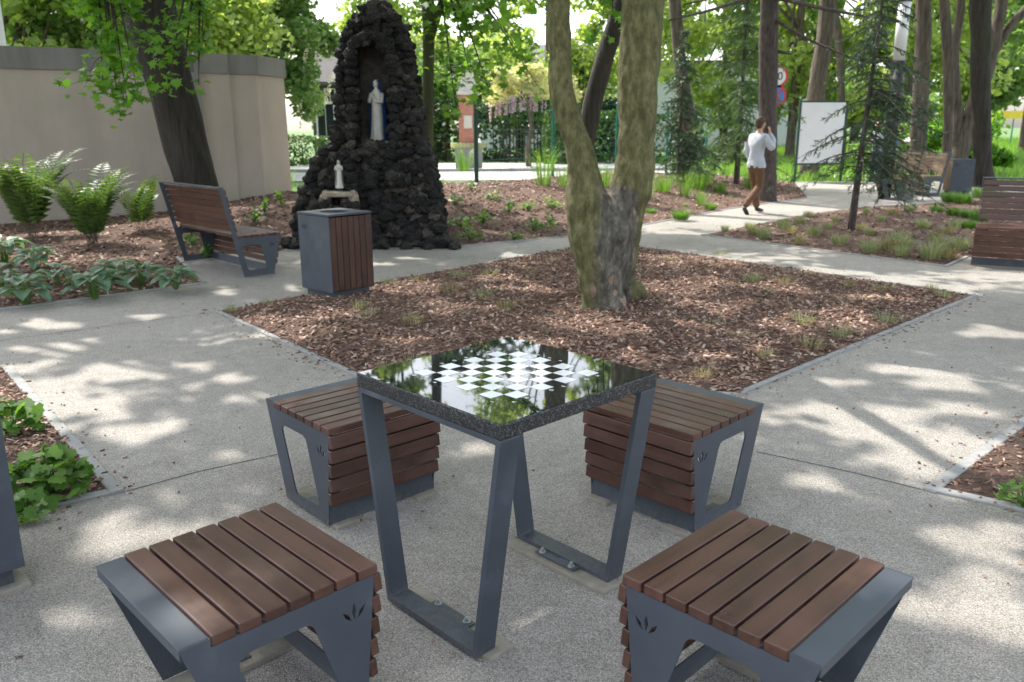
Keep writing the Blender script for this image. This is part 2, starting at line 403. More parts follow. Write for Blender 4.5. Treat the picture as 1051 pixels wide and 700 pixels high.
EDGE = [(-13,6.3), hit(0,314), hit(103,302), hit(213.5,288), hit(185,261), hit(290,255.5), hit(455,254), hit(583,244), hit(670,231), hit(751,216.5), hit(830,206)]
FENCE = [(-.7,17), (.95,19.3), (2.7,21.8), (4.5,24.6), (6.3,27.5)]
BACK = EDGE+[(8.2,24.6), (6.6,29), (3.2,24.6), (1.4,22), (-.9,18.6), (-4,17.6), (-6,18.2), (-13,14.2)]
AX = [-13,-9,-6.5,-4.6,-1,3,5,8,20]; AV = [.05,.05,.12,.36,.5,.46,.2,.02,0]
BACKR = [(8.2,24.6), (6.6,29), (3.2,24.6), (1.4,22), (-.9,18.6), (-4,17.6)]
def h_back(x, y):
    d = polydist((x, y), EDGE, False); r = polydist((x, y), BACKR, False)
    return .006+float(np.interp(x, AX, AV))*sm((d-.05)/3.6)*sm(r/1.2)+(.025*hn(x, y, 3, 1.7)+.012*hn(x, y, 5, 7)+.015)*sm(d/.3)
def h_of(P, amp=.03):
    return lambda x, y: .006+(amp*(.6+hn(x, y, 1, 1.3)))*sm(polydist((x, y), P)/.5)+.008*abs(hn(x, y, 2, 9))*sm(polydist((x, y), P)/.1)
def chips(name, P, hf, n, near=1.0, seed=0, weight=None, lmin=.012, lmax=.06):
    r = np.random.default_rng(seed); xs = [p[0] for p in P]; ys = [p[1] for p in P]
    pts = []; tries = 0
    while len(pts) < n and tries < n*30:
        tries += 1
        x = r.uniform(min(xs), max(xs)); y = r.uniform(min(ys), max(ys))
        if weight and r.random() > weight(x, y): continue
        if inside((x, y), P) and polydist((x, y), P) > .05: pts.append((x, y, hf(x, y)+r.uniform(.0, .012)))
    k = len(pts); c = np.array(pts); L = r.uniform(lmin, lmax, k)*near; W = L*r.uniform(.25, .6, k); T = r.uniform(.002, .007, k)*near
    a = r.uniform(0, 2*np.pi, k); tx = r.normal(0, .35, k); ty = r.normal(0, .35, k)
    ux = np.stack([np.cos(a), np.sin(a), tx], 1); uy = np.stack([-np.sin(a), np.cos(a), ty], 1)
    ux /= np.linalg.norm(ux, axis=1)[:, None]; uy -= ux*(ux*uy).sum(1)[:, None]; uy /= np.linalg.norm(uy, axis=1)[:, None]; uz = np.cross(ux, uy)
    S = np.array([(-1,-1,-1),(1,-.5,-1),(.8,1,-1),(-.7,.8,-1),(-1,-1,1),(1,-.5,1),(.8,1,1),(-.7,.8,1)], float)
    Vv = c[:, None, :]+S[None, :, 0, None]*ux[:, None]*L[:, None, None]/2+S[None, :, 1, None]*uy[:, None]*W[:, None, None]/2+S[None, :, 2, None]*uz[:, None]*T[:, None, None]/2
    f = np.array([(4,5,6,7),(0,1,5,4),(1,2,6,5),(2,3,7,6),(3,0,4,7)])
    idx = (np.arange(k)[:, None, None]*8+f[None]).reshape(-1, 4)
    o = fast_mesh(name, Vv.reshape(-1, 3), 4, M['chips'], tri_faces=idx); tag(o, kind='stuff'); return o
beds = {}
for nm, P, sp in (('centre', BED_C, .11), ('left', BED_L, .1), ('right', BED_R, .12), ('island', ISL, .3)):
    hf = h_of(P, .05 if nm == 'centre' else .03); beds[nm] = (P, hf)
    V, Fc = cdt(P, sp, hf); o = mesh('mulch_bed', V, Fc, M['mulch'], smooth=True); tag(o, kind='structure')
V, Fc = cdt(BACK, .3, h_back); o = mesh('mulch_mound', V, Fc, M['mulch'], smooth=True); tag(o, kind='structure')
def wy(x, y): return min(1, 9/(max(2, y)**1.15))
for nm, lab, P, hf, n, s, k in (
    ('bark_chips', 'brown bark chips covering the central bed around the forked tree', BED_C, beds['centre'][1], 26000, 1, 1.0),
    ('bark_chips', 'bark chips in the planting bed at the left edge', BED_L, beds['left'][1], 4500, 2, .9),
    ('bark_chips', 'bark chips in the bed corner at the right edge', BED_R, beds['right'][1], 5000, 3, .8),
    ('bark_chips', 'bark chips in the bed under the young spruce', [p for p in ISL if p[0] < 30], beds['island'][1], 13000, 4, 1.5),
    ('bark_chips', 'bark chips over the raised beds by the wall and the rock grotto', BACK, h_back, 30000, 5, 1.5)):
    tag(chips(nm, P, hf, n, k, s, weight=(lambda x, y: 1 if y < 11 else .45) if k == 1.5 else None), lab, 'mulch')

def kerb(P, a, b, w=.06, z0=-.03, z1=.014, inward=None, name='kerb', mat='kerb'):
    a = Vector((*a, 0)); b = Vector((*b, 0)); d = (b-a); L = d.length; d.normalize(); q = Vector((-d.y, d.x, 0))
    m = ((a+b)/2+q*.1); s = 1 if inside((m.x, m.y), P) else -1; q *= s
    mb = MB(); t = 0
    while t < L-.01:
        e = min(1.0, L-t); c = a+d*(t+e/2)+q*w/2
        mb.box((c.x, c.y, (z0+z1)/2), (e-.004, w, z1-z0), .004, Matrix.Rotation(math.atan2(d.y, d.x), 3, 'Z'), 1); t += e
    o = mb.build(name, M[mat]); tag(o, kind='structure'); return o
for P, segs in ((BED_C, range(5)), (BED_L, (0, 3)), (BED_R, (0, 4)), (ISL, (0,1,2,7,8))):
    n = len(P)
    for i in segs: kerb(P, P[i], P[(i+1) % n], w=.045 if P in (BED_C, ISL) else .06, z1=.012+.003*(i % 2)+(.0015 if i == n-1 else 0))
for i in (1,2,3,5,6,7,8,9): kerb(BACK, EDGE[i], EDGE[i+1], w=.05)
def spill(P, n, seed):        # bits of bark kicked over the edging
    r = random.Random(seed); c = []
    while len(c) < n:
        i = r.randrange(len(P)); a = Vector(P[i]); b = Vector(P[(i+1) % len(P)]); q = a.lerp(b, r.random())+Vector((r.gauss(0, .09), r.gauss(0, .09)))
        c.append(q)
    rr_ = np.random.default_rng(seed); k = len(c); C_ = np.array([(q.x, q.y, .018) for q in c]); L = rr_.uniform(.006, .032, k); a = rr_.uniform(0, 6.28, k)
    ux = np.stack([np.cos(a), np.sin(a), 0*a], 1); uy = np.stack([-np.sin(a), np.cos(a), 0*a], 1)*rr_.uniform(.25, .6, k)[:, None]; S = [(-1,-1,-1),(1,-.5,-1),(.8,1,-1),(-.7,.8,-1),(-1,-1,1),(1,-.5,1),(.8,1,1),(-.7,.8,1)]
    Vv = np.stack([C_+ux*(sx*L/2)[:, None]+uy*(sy*L/2)[:, None]+np.array([0,0,.0022*sz]) for sx, sy, sz in S], 1)
    f = np.array([(4,5,6,7),(0,1,5,4),(1,2,6,5),(2,3,7,6),(3,0,4,7)]); idx = (np.arange(k)[:, None, None]*8+f[None]).reshape(-1, 4)
    inP = np.array([inside(q, P) for q in c]); Vv[~inP, :, 2] -= .013
    tag(fast_mesh('spilled_bark', Vv.reshape(-1, 3), 4, M['chips'], tri_faces=idx), 'loose bits of bark spilled over the bed edging', 'mulch', kind='stuff')
spill(BED_C, 900, 3); spill(BED_L, 260, 4); spill(BED_R, 260, 5)
def joint(pts):
    mb = MB()
    for a, b in zip(pts, pts[1:]):
        a = Vector((*a, .0015)); b = Vector((*b, .0015)); d = (b-a); q = Vector((-d.y, d.x, 0)).normalized()*.004
        k = max(1, int(d.length/.08)); row = []
        for j in range(k+1):
            c = a+d*j/k+q*hn(j*.7, a.x*3)*.7; w = 1+.5*hn(j*.9, 4.2+a.y); row += [c-q*w, c+q*w]
        mb.add(row, [(2*j, 2*j+2, 2*j+3, 2*j+1) for j in range(k)])
    tag(mb.build('path_joint', M['joint']), kind='structure')
joint([hit(128,501), hit(200,482), hit(285,464)]); joint([hit(944,506), hit(870,487), hit(775,466)]); joint([hit(757,410), hit(780,424)])
joint([hit(160,210+0), hit(213,288)] if False else [hit(1004,309), hit(1051,318), hit(1130,330)])
joint([hit(219,318), hit(120,330), hit(0,345)]); joint([hit(583,244.6), hit(640,250)])

# ------------------------------------------------------------------ chess table
TC = (-.0204, 2.6627); TS, TH, TT = .7132, .8158, .0455
tab = empty('chess_table', (TC[0], TC[1], 0), YAW, 'granite topped chess table standing in the middle of the four slatted stools', 'table')
def frame_plate(xs):     # flat-bar loop of the leg frame, in the plane x = const, trapezoid
    hf = TS/2; zb, zt = .012, TH-TT; ib = .122; t = .019
    outer = [(-hf+ib, zb), (hf-ib, zb), (hf-.002, zt-.001), (-hf+.002, zt-.001)]
    s = t*1.03
    inner = [(-hf+ib+s*.86, zb+t), (hf-ib-s*.86, zb+t), (hf-.002-s*1.1, zt-t), (-hf+.002+s*1.1, zt-t)]
    loops = [fillet(outer, .006, 2), fillet(inner, .004, 2)]
    V, Fc = plate(loops, .078, lambda u, v, w: (xs+w, u, v)); return V, Fc
for xs, s in ((-TS/2+.0395, -1), (TS/2-.0395, 1)):
    V, Fc = frame_plate(xs); fr = fixn(mesh('leg_frame', V, Fc, M['metal'], tab))
    mb = MB(); mb.box((-s*.052+xs, 0, .022), (.05, .20, .005), .001)
    mp = mb.build('mounting_plate', M['metal'], fr)
    for yy in (-.075, .075):
        b = MB(); b.tube([(xs-s*.06, yy, .0245), (xs-s*.06, yy, .0275)], .013, 14); b.tube([(xs-s*.06, yy, .0275), (xs-s*.06, yy, .037)], .0085, 6); b.tube([(xs-s*.06, yy, .037), (xs-s*.06, yy, .043)], .005, 8)
        b.build('bolt', M['steel'], fr)
    mb = MB(); mb.box((xs-s*.045, -.015, .000), (.105, .50, .030), .007); mb.build('concrete_footing', M['block'], fr)
slab = MB(); slab.box((0, 0, TH-TT/2), (TS, TS, TT), .0035, None, 2)
sl = slab.build('granite_slab', M['granite'], tab)
tp = MB(); tp.box((0, 0, TH+.0004), (TS-.009, TS-.009, .0012)); tp.build('polished_top', M['granite_top'], tab)
mb = MB(); cs = .055
for i in range(8):
    for j in range(8):
        if (i+j) % 2 == 1: mb.box((-.22+cs*(i+.5), -.22+cs*(j+.5), TH+.0013), (cs-.0008, cs-.0008, .0009))
tag(mb.build('white_squares', M['white_inlay'], tab))
glyph = {'a': None}
def text_mesh(txt, size, mat, parent, loc, rot, name, depth=.0003):
    cu = bpy.data.curves.new('t', 'FONT'); cu.body = txt; cu.size = size; cu.extrude = depth; cu.align_x = 'CENTER'; cu.align_y = 'CENTER'; cu.resolution_u = 3
    to = bpy.data.objects.new('t', cu); C.objects.link(to); bpy.context.view_layer.update()
    me = bpy.data.meshes.new_from_object(to.evaluated_get(bpy.context.evaluated_depsgraph_get())); bpy.data.objects.remove(to); me.materials.clear(); me.materials.append(mat)
    o = bpy.data.objects.new(name, me); C.objects.link(o); o.parent = parent; o.location = loc; o.rotation_euler = rot; return o
for i in range(8):
    for s in (-1, 1):
        text_mesh('ABCDEFGH'[i], .02, M['white_inlay'], tab, (-.22+cs*(i+.5), s*.238, TH+.0014), (0, 0, 0 if s < 0 else math.pi), 'coordinate_letter')
        text_mesh(str(i+1), .02, M['white_inlay'], tab, (s*.238, -.22+cs*(i+.5), TH+.0014), (0, 0, 0 if s < 0 else math.pi), 'coordinate_number')

# ------------------------------------------------------------------ stools
def make_stool():
    w, hs = .5470, .45; hl = .278
    r = empty('slatted_stool', (0,0,0), 0)
    rx = lambda z: .268-.045*(.44-z)/.41            # riser metal edge leans in
    outer = [(-.278,.436),(-.142,.012),(rx(.012),.012),(rx(.425),.425),(.20,.432),(.20,.426),(-.205,.426),(-.205,.446),(-.278,.446)]
    outer = [(-.278,.446),(-.140,.012),(rx(.012),.012),(rx(.422),.422),(-.203,.422),(-.203,.446)]
    hole = [(-.150,.362),(-.050,.062),(.158,.075),(.068,.362)]
    hole = fillet(hole, [.035,.03,.018,.04], 5)
    for s in (-1, 1):
        V, Fc = plate([outer, hole]+emblem(.196, .335, .72), .006, lambda u, v, t, s=s: (u, s*(w/2-.004)+t, v))
        fixn(mesh('side_plate', V, Fc, M['metal'], r))
        pv = MB(); pv.box((.04, s*(w/2-.07), -.001), (.46, .11, .034), .006); pv.build('concrete_footing', M['block'], r)
        fb = MB(); fb.box((.02, s*(w/2-.052), .0185), (.16, .085, .005), .001); ft = fb.build('foot_bracket', M['metal'], r)
        b = MB(); b.tube([(.06, s*(w/2-.065), .021), (.06, s*(w/2-.065), .025)], .012, 12); b.tube([(.06, s*(w/2-.065), .025), (.06, s*(w/2-.065), .037)], .008, 6); b.build('bolt', M['steel'], ft)
    e = MB(); e.box((-.2405, 0, .4435), (.074, w-.004, .005), .0015)
    e.box((-.2745, 0, .430), (.004, w-.014, .03), .001, Matrix.Rotation(.0, 3, 'Y')); e.build('edge_strip', M['metal'], r)
    k = MB(); k.box((rx(.06)-.004, 0, .055), (.005, w-.012, .085), .001, Matrix.Rotation(-.11, 3, 'Y')); k.build('kick_panel', M['metal'], r)
    seat = MB(); n = 7; x0 = -.200; sw = (.2765-x0+.0075)/n
    for i in range(n): seat.box((x0+sw*(i+.5)-.00375, 0, .4375), (sw-.0085, w+.004 if i < n-1 else w+.006, .029), .0045, None, 3)
    seat.build('seat_slats', M['wood'], r)
    ris = MB()
    for i in range(5):
        z = .3925-.0645*i; ris.box((rx(z)+.014, 0, z), (.026, w+.002, .0535), .0045, Matrix.Rotation(-.11, 3, 'Y'), 3)
    ris.build('front_slats', M['wood'], r)
    for y in (-w/2+.06, 0, w/2-.06): bt = MB(); bt.box((.02, y, .417), (.46, .03, .008)); bt.build('slat_support', M['metal'], r)
    for y in (-w/2+.03, w/2-.03): bt = MB(); bt.box((.228, y, .25), (.02, .03, .30), 0, Matrix.Rotation(-.11, 3, 'Y')); bt.build('slat_support', M['metal'], r)
    return r
st0 = make_stool()
for i, (x, y, a, lab) in enumerate((
    (-.7636, 2.0593, .776, 'slatted wooden stool at the front left of the chess table, its seat catching sun'),
    (.6833, 1.9914, 2.350, 'slatted wooden stool at the front right of the chess table'),
    (-.7126, 3.4962, -.835, 'slatted stool behind the chess table on its left, at the gravel side'),
    (.7047, 3.4168, 3.925, 'slatted stool behind the chess table on its right'))):
    o = st0 if i == 0 else copy_tree(st0)
    o.location = (x, y, 0); o.rotation_euler = (0, 0, a); tag(o, lab, 'stool', 'slatted stools around the chess table')

# ------------------------------------------------------------------ benches
def make_bench(L, wood, n_mid=0, div=False):
    r = empty('park_bench', (0,0,0), 0)
    outer = [(-.39,.985),(-.175,.006),(.175,.006),(.285,.44),(.285,.452),(.27,.452),(-.20,.452),(-.325,1.0),(-.385,1.0)]
    outer = [(-.395,1.0),(-.178,.006),(.180,.006),(.288,.44),(-.222,.44),(-.340,1.0)]
    hole = fillet([(-.185,.355),(-.128,.075),(.098,.082),(.052,.355)], .03, 4)
    for s in (-1, 1):
        V, Fc = plate([outer, hole]+emblem(.165, .345, .8), .008, lambda u, v, t, s=s: (u, s*(L/2-.004)+t, v))
        fixn(mesh('side_plate', V, Fc, M['metal'], r))
    tr = MB(); tr.box((-.367, 0, .992), (.06, L-.01, .016), .003); tr.build('top_rail', M['metal'], r)
    k = MB(); k.box((.172, 0, .055), (.006, L-.02, .09), .001, Matrix.Rotation(.22, 3, 'Y')); k.build('kick_panel', M['metal'], r)
    seat = MB(); n = 7; sw = (.30+.20)/n
    for i in range(n): seat.box((-.20+sw*(i+.5), 0, .4555), (sw-.010, L, .028), .004)
    seat.build('seat_slats', wood, r)
    ris = MB()
    for i in range(5):
        z = .405-.065*i; x = .288-.108*(.44-z)/.434+.006
        ris.box((x, 0, z), (.026, L+.002, .056), .004, Matrix.Rotation(.23, 3, 'Y'))
    ris.build('front_slats', wood, r)
    bk = MB()
    for i in range(7):
        z = .94-.067*i; x = -.328+(1.0-z)*.2107
        halves = ((-L/4-.002, L/2-.03), (L/4+.002, L/2-.03)) if div else ((0, L-.03),)
        for yc, ln in halves: bk.box((x, yc, z), (.028, ln, .058), .004, Matrix.Rotation(-.2077+math.pi*0, 3, 'Y'))
    bk.build('backrest_slats', wood, r)
    for sy in (-1, 1): b = MB(); b.box((0, sy*(L/2-.12), .432), (.42, .04, .012)); b.build('slat_support', M['metal'], r)
    return r
b0 = make_bench(1.62, M['wood'])
def put(o, x, y, a, lab, cat, grp=None):
    o.location = (x, y, 0); o.rotation_euler = (0, 0, a); return tag(o, lab, cat, grp)
u43 = Vector((-.69, .724)); c0 = Vector((-2.84, 9.23))+u43*.81
put(b0, c0.x, c0.y, YAW, 'dark slatted bench seen from behind, between the hostas and the leaning tree', 'bench', 'park benches')
b1 = copy_tree(b0); d = Vector((math.cos(R_(-30)), math.sin(R_(-30)))); nrm = Vector((-.5, -.866))
c1 = Vector((5.45, 9.75))+d*.81-nrm*.18
put(b1, c1.x, c1.y, R_(-120), 'dark brown slatted bench cut off by the right edge of the photo', 'bench', 'park benches')
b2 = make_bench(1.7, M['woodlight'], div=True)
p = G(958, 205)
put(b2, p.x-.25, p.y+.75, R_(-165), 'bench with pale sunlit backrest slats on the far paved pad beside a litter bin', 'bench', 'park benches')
s5 = copy_tree(st0); p = G(922, 208.5); put(s5, p.x, p.y, R_(-50), 'dark slatted stool beside the white and black pole on the far pad', 'stool')

# ------------------------------------------------------------------ litter bins
def make_bin(wood=None):
    r = empty('litter_bin', (0,0,0), 0); w = .50; h = .83
    b = MB(); b.box((0, 0, .05), (w-.07, w-.07, .075), .002); b.build('plinth', M['metal'], r)
    f = MB()
    f.box((-w/2+.004, 0, .445), (.008, w, .72), .002); f.box((w/2-.004, 0, .445), (.008, w, .72), .002); f.box((0, 0, .088), (w-.02, w-.01, .006))
    bd = f.build('side_panel', M['metal'], r)
    n = 7; sw = (w-.018)/n
    for fy in (-1, 1):
        s = MB()
        for i in range(n): s.box((-w/2+.009+sw*(i+.5), fy*(w/2-.013), .447), (sw-.006, .024, .70), .003)
        s.build('upright_slats', wood or M['woodz'], r)
    ring = [(.14*math.cos(t*math.pi/16), .14*math.sin(t*math.pi/16)) for t in range(32)]
    V, Fc = plate([[(-w/2-.004,-w/2-.004),(w/2+.004,-w/2-.004),(w/2+.004,w/2+.004),(-w/2-.004,w/2+.004)], ring], .018, lambda u, v, t: (u, v, .821+t))
    fixn(mesh('lid', V, Fc, M['metal'], r))
    q = MB(); q.tube([(0,0,.12), (0,0,.80)], .16, 24, True); q.build('liner', M['dark_in'], r)
    em = MB()
    for L in emblem(0, 0, .9):
        em.add([(-w/2-.0015, .15+u, .70+v) for u, v in L], [(0,1,2,3)])
    em.build('leaf_mark', M['black'], r)
    c = MB(); c.box((0, 0, 0.0), (w+.02, w+.02, .04), .008); c.build('concrete_footing', M['block'], r)
    return r
bn = make_bin(); pf = Vector((-1.70, 7.74)); ya = R_(48)
ctr = pf+Vector((math.cos(ya), math.sin(ya)))*.25+Vector((-math.sin(ya), math.cos(ya)))*.25
put(bn, ctr.x, ctr.y, ya, 'square litter bin with upright wooden slats standing before the rock grotto', 'litter bin', 'litter bins')
bn2 = copy_tree(bn); pr = G(18, 577, .09)
put(bn2, pr.x-.34, pr.y+.02, YAW+R_(90), 'litter bin cut off by the left edge, only a dark metal panel showing', 'litter bin', 'litter bins')
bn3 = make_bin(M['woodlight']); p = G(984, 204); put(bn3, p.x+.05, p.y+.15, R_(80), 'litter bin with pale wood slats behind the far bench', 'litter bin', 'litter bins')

# ------------------------------------------------------------------ wall
def wall_seg(mb, pts, z0, z1, t):
    for a, b in zip(pts, pts[1:]):
        a = Vector((*a, 0)); b = Vector((*b, 0)); d = b-a; L = d.length; d.normalize(); q = Vector((-d.y, d.x, 0)); c = (a+b)/2+q*t/2
        mb.box((c.x, c.y, (z0+z1)/2), (L, t, z1-z0), 0, Matrix.Rotation(math.atan2(d.y, d.x), 3, 'Z'))
A = Vector((-8.45, 13.8)); B = Vector((-4.72, 16.0)); dAB = (B-A).normalized(); qn = Vector((dAB.y, -dAB.x))   # towards viewer
wl = empty('garden_wall', (A.x, A.y, 0), 0, 'beige rendered garden wall with grey coping behind the ferns', 'wall')
rA = [tuple(A-dAB*6-A), tuple(B+dAB*(-1.02)-A)]
m1 = MB(); wall_seg(m1, [tuple(Vector(rA[0])), tuple(Vector(rA[1]))], -.1, 2.56, .35)
P1 = B-dAB*1.02-A+qn*.16; P2 = B-A+qn*.10; E = Vector((-4.45, 16.95))-A
poly = [tuple(P1), tuple(P1+dAB*.52-qn*.02), tuple(P1+dAB*.56-qn*.09), tuple(P2), tuple(E+Vector((.02, 0))), tuple(E-dAB*.9), tuple(P1-qn*.5)]
def prism(mb, poly, z0, z1):
    n = len(poly); mb.add([(*p, z0) for p in poly]+[(*p, z1) for p in poly], [tuple(range(n))[::-1], tuple(range(n, 2*n))]+[(i, (i+1) % n, (i+1) % n+n, i+n) for i in range(n)])
prism(m1, poly, -.1, 2.56); fixn(m1.build('wall_face', M['stucco'], wl))
cp = MB(); c_off = .05
a = Vector(rA[0])+qn*c_off; b = Vector(rA[1])+qn*c_off
wall_seg(cp, [tuple(a), tuple(b)], 2.56, 2.90, .45)
cen = sum((Vector(p) for p in poly), Vector((0, 0)))/len(poly)
prism(cp, [tuple(Vector(p)+(Vector(p)-cen).normalized()*.06) for p in poly], 2.555, 2.895)
fixn(cp.build('coping', M['coping'], wl))
dp = MB(); c = P1-dAB*.06+qn*.04; dp.box((c.x, c.y, 1.25), (.12, .14, 2.62), .01, Matrix.Rotation(math.atan2(dAB.y, dAB.x), 3, 'Z')); dp.build('dark_wall_strip', M['coping'], wl)  # narrow upright strip in the darker coping colour beside the wall step
pl = MB(); wall_seg(pl, [tuple(Vector(rA[0])+qn*.06), tuple(Vector(rA[0])+qn*.06+dAB*8.2)], -.1, .17, .1); pl.build('plinth', M['stucco'], wl)

# ------------------------------------------------------------------ grotto
GY = 11.75
def prof(tbl): return [(at(380, y, GY).z, at(x, y, GY).x) for y, x in tbl]
Lp = sorted(prof([(252,303),(225,306),(195,309),(178,318),(160,324),(146,341),(110,344),(50,344),(30,350),(12,361),(0,372),(-6,382)]))
Rp = sorted(prof([(252,457),(225,454),(193,448),(163,443),(140,432),(108,428),(74,422),(41,418),(20,411),(6,401),(-6,391)]))
gx = lambda z: (float(np.interp(z, [a for a, b in Lp], [b for a, b in Lp])), float(np.interp(z, [a for a, b in Rp], [b for a, b in Rp])))
ZT = Lp[-1][0]
nz0, nz1 = at(380, 147, GY).z, at(380, 56, GY).z; nxl, nxr = at(364, 100, GY).x, at(400, 100, GY).x; ncx = (nxl+nxr)/2; nw = (nxr-nxl)/2
gro = empty('rock_grotto', ((gx(0)[0]+gx(0)[1])/2, GY+.6, 0), 0, 'tall grotto of dark lava stones with an arched niche', 'grotto')
gox, goy = gro.location.x, gro.location.y
def rock(r, c, s, rs):
    bm_v = ICO_V*np.array([s*rs.uniform(.8, 1.35), s*rs.uniform(.7, 1.1), s*rs.uniform(.55, .9)])
    d = np.array([1+.42*noise.noise(Vector(v)*1.5+Vector((r, r*.7, 0)))+.30*noise.noise(Vector(v)*3.6+Vector((r*.3, r, 0))) for v in ICO_V]); a = rs.uniform(0, 6.28)
    Rm = np.array([[math.cos(a), -math.sin(a), 0], [math.sin(a), math.cos(a), 0], [0, 0, 1]]); tl = rs.uniform(-.35, .35)
    R2 = np.array([[1,0,0],[0,math.cos(tl),-math.sin(tl)],[0,math.sin(tl),math.cos(tl)]])
    return (bm_v*d[:, None]) @ (Rm @ R2).T + np.array(c)
bm = bmesh.new(); bmesh.ops.create_icosphere(bm, subdivisions=2, radius=1); bm.verts.ensure_lookup_table()
ICO_V = np.array([v.co[:] for v in bm.verts]); ICO_F = np.array([[v.index for v in f.verts] for f in bm.faces]); bm.free()
class RS:
    def __init__(s, k): s.r = random.Random(k)
    def uniform(s, a, b): return s.r.uniform(a, b)
rs = RS(3)
def y_front(z): return float(np.interp(z, [0, 1.0, 1.55, 1.7, ZT], [GY-.35, GY-.12, GY+.02, GY+.12, GY+.35]))
rocks = []
def inniche(x, z):
    if z < nz0 or z > nz1+nw: return False
    if z < nz1: return nxl < x < nxr
    return math.hypot(x-ncx, z-nz1) < nw
z = .03
while z < ZT:
    l, r_ = gx(z); step = rs.uniform(.085, .12); s0 = .08 if z > 1.5 else .092
    x = l+s0*.6
    while x < r_-s0*.5:
        if not inniche(x, z):
            bulge = .18*(((x-(l+r_)/2)/((r_-l)/2))**2) if z > 1.5 else .3*(((x-(l+r_)/2)/((r_-l)/2))**2)
            rocks.append((x-gox, y_front(z)+bulge+rs.uniform(-.06, .05)-goy, z+rs.uniform(-.045, .045), s0*rs.uniform(.6, 1.4)))
            if z > nz1+nw*.6: rocks.append((x-gox+.03, y_front(z)+.24-goy, z, s0*1.3))
        x += rs.uniform(.09, .15)
    dep = 1.3-.5*z/ZT; yy = y_front(z)+.1
    while yy < y_front(z)+dep:
        for sx in (l, r_):
            sgn = 1 if sx == l else -1
            rocks.append((sx+sgn*(s0*.6+.03*abs(yy-y_front(z)))-gox+rs.uniform(-.03, .03), yy-goy, z+rs.uniform(-.03, .03), s0*rs.uniform(.8, 1.25)))
        yy += rs.uniform(.12, .17)
    z += step*.92
# niche reveal stones
for k in range(16):
    a = math.pi*k/15; rocks.append((ncx+math.cos(a)*(nw+.04)-gox, y_front(nz1)-.02-goy, nz1+math.sin(a)*(nw+.05), .085))
for zz in np.arange(nz0, nz1, .12):
    for sx in (nxl-.05, nxr+.05):
        for dy in (0, .15, .3): rocks.append((sx-gox, y_front(zz)+dy-goy, zz, .085))
# low flanking stones at the foot
for k in range(70):
    a = rs.uniform(0, 1); px = rs.uniform(294, 470); q = at(px, 250, GY-.35+rs.uniform(-.15, .2)); rocks.append((q.x-gox, q.y-goy, rs.uniform(.02, .14), rs.uniform(.05, .11)))
RV = np.concatenate([rock(i*1.37, c[:3], c[3], rs) for i, c in enumerate(rocks)]); RF = np.concatenate([ICO_F+i*len(ICO_V) for i in range(len(rocks))])
def lava_mat():
    m, nt, b, o = new_mat('lava_stone'); v = coords(nt); g = nt.nodes.new('ShaderNodeNewGeometry')
    n = noise_t(nt, v, 16, 8, .7); isl = ramp(nt, [(0, (.012,.011,.011)), (.5, (.027,.023,.022)), (.8, (.048,.040,.036)), (.93, (.085,.072,.06)), (1, (.16,.135,.11))], g.outputs['Random Per Island'])
    nr = ramp(nt, [(.35, (.4,.4,.4)), (.55, (1,1,1)), (.68, (2.6,2.4,2.1))], n)
    nt.links.new(mix(nt, 1.0, isl.outputs[0], nr.outputs[0], 'MULTIPLY'), b.inputs['Base Color']); b.inputs['Roughness'].default_value = .85
    vo = N(nt, 'ShaderNodeTexVoronoi', ins={'Scale': 26}); nt.links.new(v, vo.inputs['Vector']); ad = N(nt, 'ShaderNodeMath', operation='ADD'); nt.links.new(vo.outputs['Distance'], ad.inputs[0]); nt.links.new(n, ad.inputs[1])
    bump(nt, b, ad.outputs[0], 1.0, .09); return m
LAVA = lava_mat()
fast_mesh('stonework', RV, 3, LAVA, gro, tri_faces=RF)
core = MB()
zs = np.linspace(0, ZT-.08, 16)
def corebox(x0, x1, y0, y1, z0, z1): core.box(((x0+x1)/2-gox, (y0+y1)/2-goy, (z0+z1)/2), (x1-x0, y1-y0, z1-z0))
for z0, z1 in zip(zs, zs[1:]):
    l, r_ = gx(z1); l += .09; r_ -= .09; yf = y_front(z1)+.1; yb = yf+1.0-.3*z1/ZT
    if r_-l < .12: continue
    if z1 > nz0 and z0 < nz1+nw*.9:
        hw = nw if z1 < nz1 else math.sqrt(max(.0, nw**2-(max(0, z0-nz1))**2))
        corebox(l, ncx-hw-.02, yf, yb, z0, z1); corebox(ncx+hw+.02, r_, yf, yb, z0, z1); corebox(ncx-hw-.02, ncx+hw+.02, yf+.5, yb, z0, z1)
    else: corebox(l, r_, yf, yb, z0, z1)
core.build('core', M['mortar_dark'], gro)
mo = MB(); rr = RS(9)
for k in range(0):      # pale mortar smears between stones
    zz = rr.uniform(.1, ZT*.95); l, r_ = gx(zz); x = rr.uniform(l+.1, r_-.1)
    if not inniche(x, zz): mo.box((x-gox, y_front(zz)+.035-goy, zz), (rr.uniform(.05, .16), .1, rr.uniform(.02, .06)), .01, Matrix.Rotation(rr.uniform(-.8, .8), 3, 'Y'), 1)

# altar ledge low on the left of the grotto
lp = at(348, 196, GY-.42); lg = MB()
lg.box((lp.x-gox, lp.y+.16-goy, lp.z-.03), (.42, .34, .07), .03)
for sx in (-.19, .19): ellipsoid(lg, (lp.x+sx-gox, lp.y+.12-goy, lp.z-.12), (.075, .12, .14), 12, 8, .5)
lg.build('ledge', M['mortar'], gro)
rv = []
for k in range(26): rv.append(rock(k*2.1, (lp.x-gox+rs.uniform(-.22, .22), lp.y-.0-goy+rs.uniform(-.03, .05), lp.z-.11-rs.uniform(0, .24)), rs.uniform(.045, .075), rs))
fast_mesh('ledge_stones', np.concatenate(rv), 3, LAVA, gro, tri_faces=np.concatenate([ICO_F+i*len(ICO_V) for i in range(26)]))

